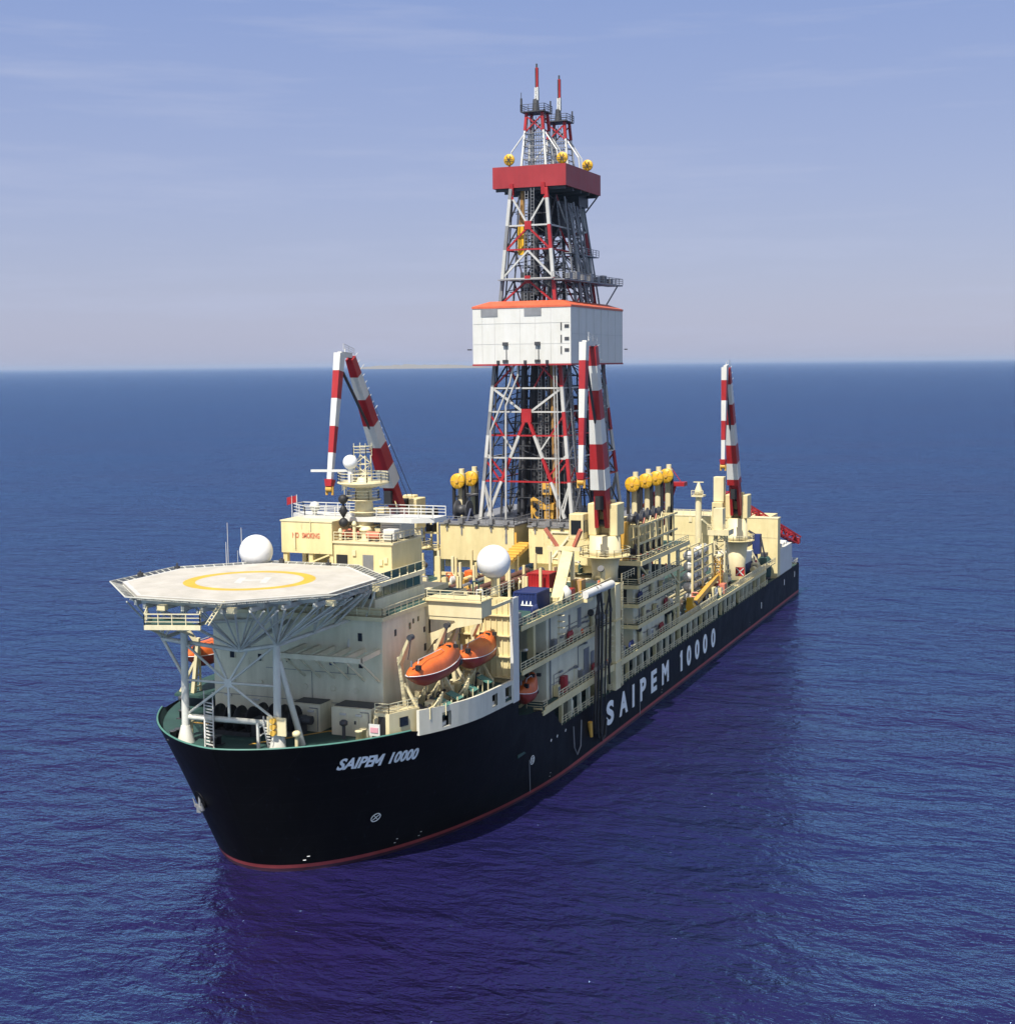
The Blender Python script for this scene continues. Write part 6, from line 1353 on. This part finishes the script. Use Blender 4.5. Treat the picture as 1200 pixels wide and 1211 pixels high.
# flare booms
def flare(p, q, w0, w1, n, lab):
    t = thing('flare_boom', p, lab, 'flare boom', 'red lattice booms'); mb = MB(); mb.lattice(p, q, w0, w1, n, .16, .1); obj('lattice', mb, RED, t)
    mb = MB(); a, b = Vector(p), Vector(q); mb.path([tuple(a + Vector((0, 0, .4))), tuple(b + Vector((0, 0, .4)))], .22, 6); mb.box(b.x - .8, b.x + .8, b.y - .8, b.y + .8, b.z - .8, b.z + .6); obj('burner', mb, CROWNRED, t)
flare((203.5, -6.6, 27.0), (226.0, -20.6, 14.0), 2.6, 1.9, 12, 'long red lattice boom sloping down over the stern house')
t = thing('red_burner_boom', (124, 4, 24.3), 'red spiky lattice boom pointing outward behind the yellow sheaves', 'flare boom')
mb = MB(); mb.lattice((148, -4.5, 27), (146, -9.6, 35.0), 4.5, 1.6, 6, .22, .15); mb.bar((146.5, -9.4, 34), (145.8, -9.6, 38.5), .25); mb.box(145, 147.5, -12.8, -8, 34.4, 35.2); mb.bar((145, -12.4, 35), (145.8, -9.6, 38.5), .12); obj('lattice', mb, RED, t)
mb = MB(); [mb.bar((x, -4.5, 11.6), (x, -4.5, 28), .5) for x in (146, 149.5)]; obj('post', mb, RED, t)
t = thing('orange_gear', (210, -16, 14.5), 'orange pipe manifold on the stern house side below the red boom', 'manifold')
mb = MB(); mb.path([(204, -13, 21.4), (206, -15, 20.4), (207, -16.4, 18.0), (207.5, -17.2, 15)], .6, 8); obj('pipe', mb, COAM, t); mb = MB(); mb.box(206.4, 208.6, -18.4, -16.2, 14.5, 16.6); obj('casing', mb, REDP, t)
t = thing('blue_deck_crane', (191, -18.0, 11.6), 'small blue folding crane standing before the plain stern wall', 'crane')
mb = MB(); mb.bar((191, -17.9, 11.7), (191, -17.6, 15.2), .8); mb.box(190.2, 192.2, -18.8, -17.0, 14.8, 19.4); obj('column', mb, BLUE, t); mb = MB(); mb.bar((191, -17.6, 19.2), (190.5, -16.0, 20.2), .5); mb.tube((190, -15.8, 17.6), (191.2, -15.8, 17.6), 1.2, n=16); mb.bar((191, -18.8, 18.8), (190.5, -20.0, 14), .3); obj('arm', mb, DARK, t)
t = thing('dark_tank', (198, -18.4, 7.7), 'dark round tank at the foot of the plain stern wall', 'tank')
mb = MB(); mb.smooth = True; mb.lathe((197.5, -18.4, 8.4), [(1.4, 0), (1.6, .4), (1.6, 4.2), (1.0, 4.9), (.3, 5.1)], 18); obj('shell', mb, GREEN, t); mb = MB(); mb.lathe((197.5, -18.4, 7.75), [(1.5, 0), (1.5, .6)], 16); mb.box(196.6, 198.6, -19, -17.6, 13.4, 14.2); obj('base', mb, DARK, t)
t = thing('tarped_stack', (180, -14, 11.6), 'white and blue covered stack behind the stern crane column', 'stack')
mb = MB(); mb.box(176, 185, -18.4, -11, 12, 14.0); obj('lower_cover', mb, BLUE, t); mb = MB(); mb.box(176.2, 184.8, -18.2, -11.2, 14.0, 16.4); obj('upper_cover', mb, WHITE, t)
t = thing('a_frame', (186, -18.6, 11.6), 'white A frame between the stern column and the blue crane', 'frame')
mb = MB(); mb.bar((183, -19.6, 11.7), (185, -17.6, 16), .5); mb.bar((188, -19.6, 11.7), (186, -17.6, 16), .5); mb.bar((184, -17.6, 16), (187.5, -17.6, 16), .5); obj('frame', mb, PALE, t); mb = MB(); mb.tube((184.6, -18, 14.4), (186.6, -18, 14.4), .5, n=10); obj('winch', mb, DARK, t)
t = thing('orange_beam', (137, -19.4, 12), 'long ochre orange beam lying slanted on the deck below the white cylinders', 'beam')
mb = MB(); mb.bar((124, -20.2, 13.2), (150, -18.6, 15.2), .9, 1.0); obj('beam', mb, OCHRE, t); mb = MB(); [mb.box(x, x + .6, -20.2, -18.6, 11.7, 13.2) for x in (127, 138, 147)]; obj('support', mb, CREAM, t)
t = thing('yellow_machine', (124, -19.6, 11.6), 'bright yellow winch machine at the forward end of the ochre beam', 'winch')
mb = MB(); mb.smooth = True; mb.tube((122.5, -20.1, 13.2), (125, -20.1, 13.0), .8, n=14); mb.box(122.6, 123.8, -20.6, -19.4, 13.2, 14.9); mb.box(121.8, 125.6, -20.7, -19.3, 11.9, 12.5); obj('casing', mb, YELLOW, t); mb = MB(); mb.tube((124.4, -20.3, 13.4), (125.8, -20.3, 13.4), .6, n=12); obj('drum', mb, DARK, t)
mats = [DARK, REDP, PALE, CREAM, GREEN, STEEL, CROWNRED, WHITE, OCHRE]; nms = ['black', 'faded red', 'pale', 'cream', 'green', 'grey', 'dark red', 'white', 'ochre']
for i in range(40):
    x = 112 + i * 2.1 + random.uniform(-.8, .8)
    if 129 < x < 150: y = random.uniform(-20, -19)
    else: y = random.uniform(-19.8, -14.6)
    if abs(x - 170.6) < 4 or abs(x - 191) < 3 or x > 194 or abs(x - 155.5) < 3: continue
    z0 = 11.65; mi = (i * 4 + 1) % 9; k = i % 4
    w_ = 'before the cylinder stack' if x < 130 else 'along the cylinder stack' if x < 150 else 'beside the lattice tower' if x < 168 else 'behind the stern crane'
    t = thing(['motor_pump', 'pipe_manifold', 'deck_box', 'hose_reel'][k], (x, y, z0), '%s %s on the aft side deck %s' % (nms[mi], ['motor pump', 'pipe manifold', 'deck box', 'hose reel'][k], w_), ['pump', 'manifold', 'deck box', 'hose reel'][k], 'aft side deck gear')
    m = mats[mi]
    if k == 0: mb = MB(); mb.smooth = True; mb.tube((x - .8, y, z0 + 1), (x + .9, y, z0 + 1), .65, n=12); obj('casing', mb, m, t); mb = MB(); mb.box(x - 1, x + 1, y - .6, y + .6, z0, z0 + .5); obj('base', mb, DARK, t)
    elif k == 1: mb = MB(); [mb.path([(x + d, y, z0), (x + d, y, z0 + 2.4 + d), (x + d, y + 1.2, z0 + 2.4 + d), (x + d, y + 1.2, z0)], .16, 6) for d in (-.8, -.2, .5)]; obj('pipes', mb, m, t); mb = MB(); [mb.tube((x - 1, y, z0 + h), (x + 1, y, z0 + h), .22, n=8) for h in (.9, 1.7)]; obj('header', mb, STEEL, t)
    elif k == 2: mb = MB(); mb.box(x - 1, x + 1, y - .8, y + .8, z0 + .1, z0 + 1.8 + random.random()); obj('box_body', mb, m, t, bevel=.06); mb = MB(); mb.box(x - 1.05, x - 1.003, y - .5, y + .5, z0 + .2, z0 + 1.5); obj('door', mb, STEEL, t)
    else: mb = MB(); mb.lathe((x, y, z0 + 1.2), [(1.1, -.6), (1.1, -.5), (.6, -.45), (.6, .45), (1.1, .5), (1.1, .6)], 16, 'y'); obj('drum', mb, m, t); mb = MB(); [mb.bar((x + d, y + s, z0), (x, y + s, z0 + 1.3), .15) for d in (-.8, .8) for s in (-.7, .7)]; obj('frame', mb, STEEL, t)
t = thing('aft_pipe_run', (160, -20, 11.6), 'cream and grey pipes running along the aft side deck', 'pipes')
mb = MB(); [mb.path([(118, -14.2 + .5 * k, 12.2 + .45 * k), (198, -14.2 + .5 * k, 12.2 + .45 * k)], .2, 6) for k in range(3)]; obj('pipe', mb, PALE, t); mb = MB(); [mb.bar((x, -14.6, 11.6), (x, -12.6, 13.6), .2) for x in range(120, 198, 6)]; obj('pipe_support', mb, STEEL, t)
t = thing('upper_deck_walkway', (178, -17, 11.6), 'railed cream walkway raised above the side deck near the stern crane', 'walkway')
mb = MB(); mb.box(160, 198, -20.9, -18.9, 11.66, 11.9); obj('deck', mb, CREAM, t); mb = MB(); mb.rail([(160, -20.9, 11.9), (198, -20.9, 11.9)], r=.1); obj('railing', mb, RAILM, t)
t = thing('side_tower_frame', (150, -19, 11.6), 'ochre lattice ladder frame beside the white cylinders', 'frame')
mb = MB(); mb.lattice((150.3, -18.6, 11.7), (150.3, -18.6, 19.5), 1.6, 1.6, 6, .1, .07, up=(1, 0, 0)); obj('frame', mb, OCHRE, t); mb = MB(); mb.box(149.2, 151.4, -19.6, -17.6, 19.5, 19.7); obj('platform', mb, PALE, t)
t = thing('red_square_sign', (168, -20.7, 12.6), 'red and white square board at the foot of the stern crane column', 'sign')
mb = MB(); mb.box(166.5, 166.6, -20.6, -18.6, 12.9, 14.9); obj('panel', mb, RED, t); mb = MB(); mb.bar((166.45, -20.4, 13.1), (166.45, -18.8, 14.7), .2); mb.bar((166.45, -18.8, 13.1), (166.45, -20.4, 14.7), .2); obj('cross', mb, LINEW, t)

# ================================================================ SMALL FITTINGS
def fitting(kind, x, y, z, lab, grp):
    t = thing({'lamp': 'deck_lamp', 'buoy': 'lifebuoy', 'bottle': 'gas_cylinder_rack', 'duct': 'vent_duct', 'box': 'junction_box', 'ladder': 'access_ladder'}[kind], (x, y, z), lab, {'lamp': 'lamp', 'buoy': 'lifebuoy', 'bottle': 'gas bottles', 'duct': 'vent duct', 'box': 'cabinet', 'ladder': 'ladder'}[kind], grp)
    if kind == 'lamp':
        mb = MB(); mb.bar((x, y, z), (x, y, z + 2.6), .1); mb.bar((x, y, z + 2.55), (x, y - .7, z + 2.7), .09); obj('post', mb, RAILM, t); mb = MB(); mb.box(x - .3, x + .3, y - .95, y - .6, z + 2.55, z + 2.8); obj('lamp_head', mb, WHITE, t)
    elif kind == 'buoy':
        mb = MB(); mb.lathe((x, y, z + 1), [(.28, -.08), (.46, -.08), (.46, .08), (.28, .08)], 14, 'y'); obj('ring', mb, ORANGE, t); mb = MB(); mb.box(x - .5, x + .5, y + .09, y + .13, z + .5, z + 1.5); obj('bracket', mb, WHITE, t)
    elif kind == 'bottle':
        mb = MB(); mb.smooth = True; [mb.lathe((x + .55 * k, y, z), [(.22, .05), (.22, 1.4), (.08, 1.6), (.08, 1.75)], 9) for k in range(4)]; obj('bottles', mb, random.choice([GREEN, CROWNRED, BLUE, STEEL]), t); mb = MB(); mb.box(x - .3, x + 1.95, y - .3, y + .3, z, z + .05); mb.bar((x - .3, y - .27, z + 1), (x + 1.95, y - .27, z + 1), .07); obj('frame', mb, PALE, t)
    elif kind == 'duct':
        mb = MB(); mb.smooth = True; mb.path([(x, y, z), (x, y, z + 2.3), (x - .7, y, z + 2.8)], .4, 10); obj('duct', mb, PALE, t); mb = MB(); mb.tube((x - .65, y, z + 2.76), (x - .95, y, z + 2.98), .5, .55, 10); obj('cowl', mb, DARK, t)
    elif kind == 'box':
        mb = MB(); mb.box(x - .6, x + .6, y - .35, y + .35, z + .12, z + 1.7); obj('casing', mb, random.choice([WHITE, STEEL, CREAM]), t, bevel=.04); mb = MB(); mb.box(x - .45, x + .45, y - .40, y - .353, z + .35, z + 1.5); obj('door', mb, STEEL, t)
    else:
        mb = MB(); mb.ladder((x, y, z), (x, y, z + 6.2), .6, .07, .45, (1, 0, 0)); obj('rungs', mb, RAILM, t); mb = MB(); [mb.lathe((x, y - .45, z + 2.4 + .9 * k), [(.47, 0), (.52, 0), (.52, .07), (.47, .07)], 10) for k in range(4)]; obj('hoops', mb, RAILM, t)
for z, xs_, nm in ((25.0, (34, 39.5, 66.5, 70), 'top deck'), (18.85, (35, 48, 54, 58.5, 65, 69.6), 'middle walkway'), (11.9, (49, 56.5, 60, 65, 70), 'lowest walkway')):
    for i, x in enumerate(xs_):
        k = ('lamp', 'box', 'bottle', 'buoy', 'duct', 'box')[(i + int(z)) % 6]
        fitting(k, x, -20.75 if k == 'buoy' else -20.15, z, '%s on the %s of the forward module %s' % ({'lamp': 'small deck lamp', 'box': 'pale junction box', 'bottle': 'rack of gas bottles', 'buoy': 'orange lifebuoy', 'duct': 'cream vent duct'}[k], nm, 'towards the bow' if i < 2 else 'by the hoses' if i > len(xs_) - 3 else 'in mid length'), 'fittings on the forward module')
for z, xs_, nm in ((22.65, (90, 94, 99, 104), 'top storey'), (19.45, (89, 97, 103), 'third storey'), (15.9, (92, 99, 105), 'second storey'), (11.9, (80, 84, 90, 96, 102, 108, 114), 'lowest storey')):
    for i, x in enumerate(xs_):
        k = ('box', 'bottle', 'lamp', 'duct', 'buoy', 'box')[(i * 2 + int(z)) % 6]
        fitting(k, x, -20.75 if k == 'buoy' else -20.2, z, '%s on the %s of the aft module %s' % ({'lamp': 'small deck lamp', 'box': 'pale junction box', 'bottle': 'rack of gas bottles', 'buoy': 'orange lifebuoy', 'duct': 'cream vent duct'}[k], nm, 'at the forward end' if i < 2 else 'towards the stern'), 'fittings on the aft module')
for x, z, lab in ((71.0, 11.9, 'caged ladder between the two lower walkways of the forward module'), (48.6, 18.85, 'caged ladder up to the top deck of the forward module'), (106, 15.9, 'caged ladder at the aft end of the aft module'), (118.6, 19.5, 'caged ladder under the aft end of the reel rack')): fitting('ladder', x, -20.6, z, lab, 'caged ladders')
for i in range(16):
    x, y = random.uniform(76, 118), random.uniform(-13, -9.5); z = 26.5 if x > 88 else 25
    if 103 < x: y = random.uniform(-12.6, -11.4)
    k = ('box', 'duct', 'bottle', 'lamp')[i % 4]
    fitting(k, x, y, z, '%s behind the wire reel rack %s' % ({'lamp': 'small deck lamp', 'box': 'pale junction box', 'bottle': 'rack of gas bottles', 'duct': 'cream vent duct'}[k], 'near the port crane' if x < 95 else 'near the yellow sheaves'), 'fittings behind the reel rack')
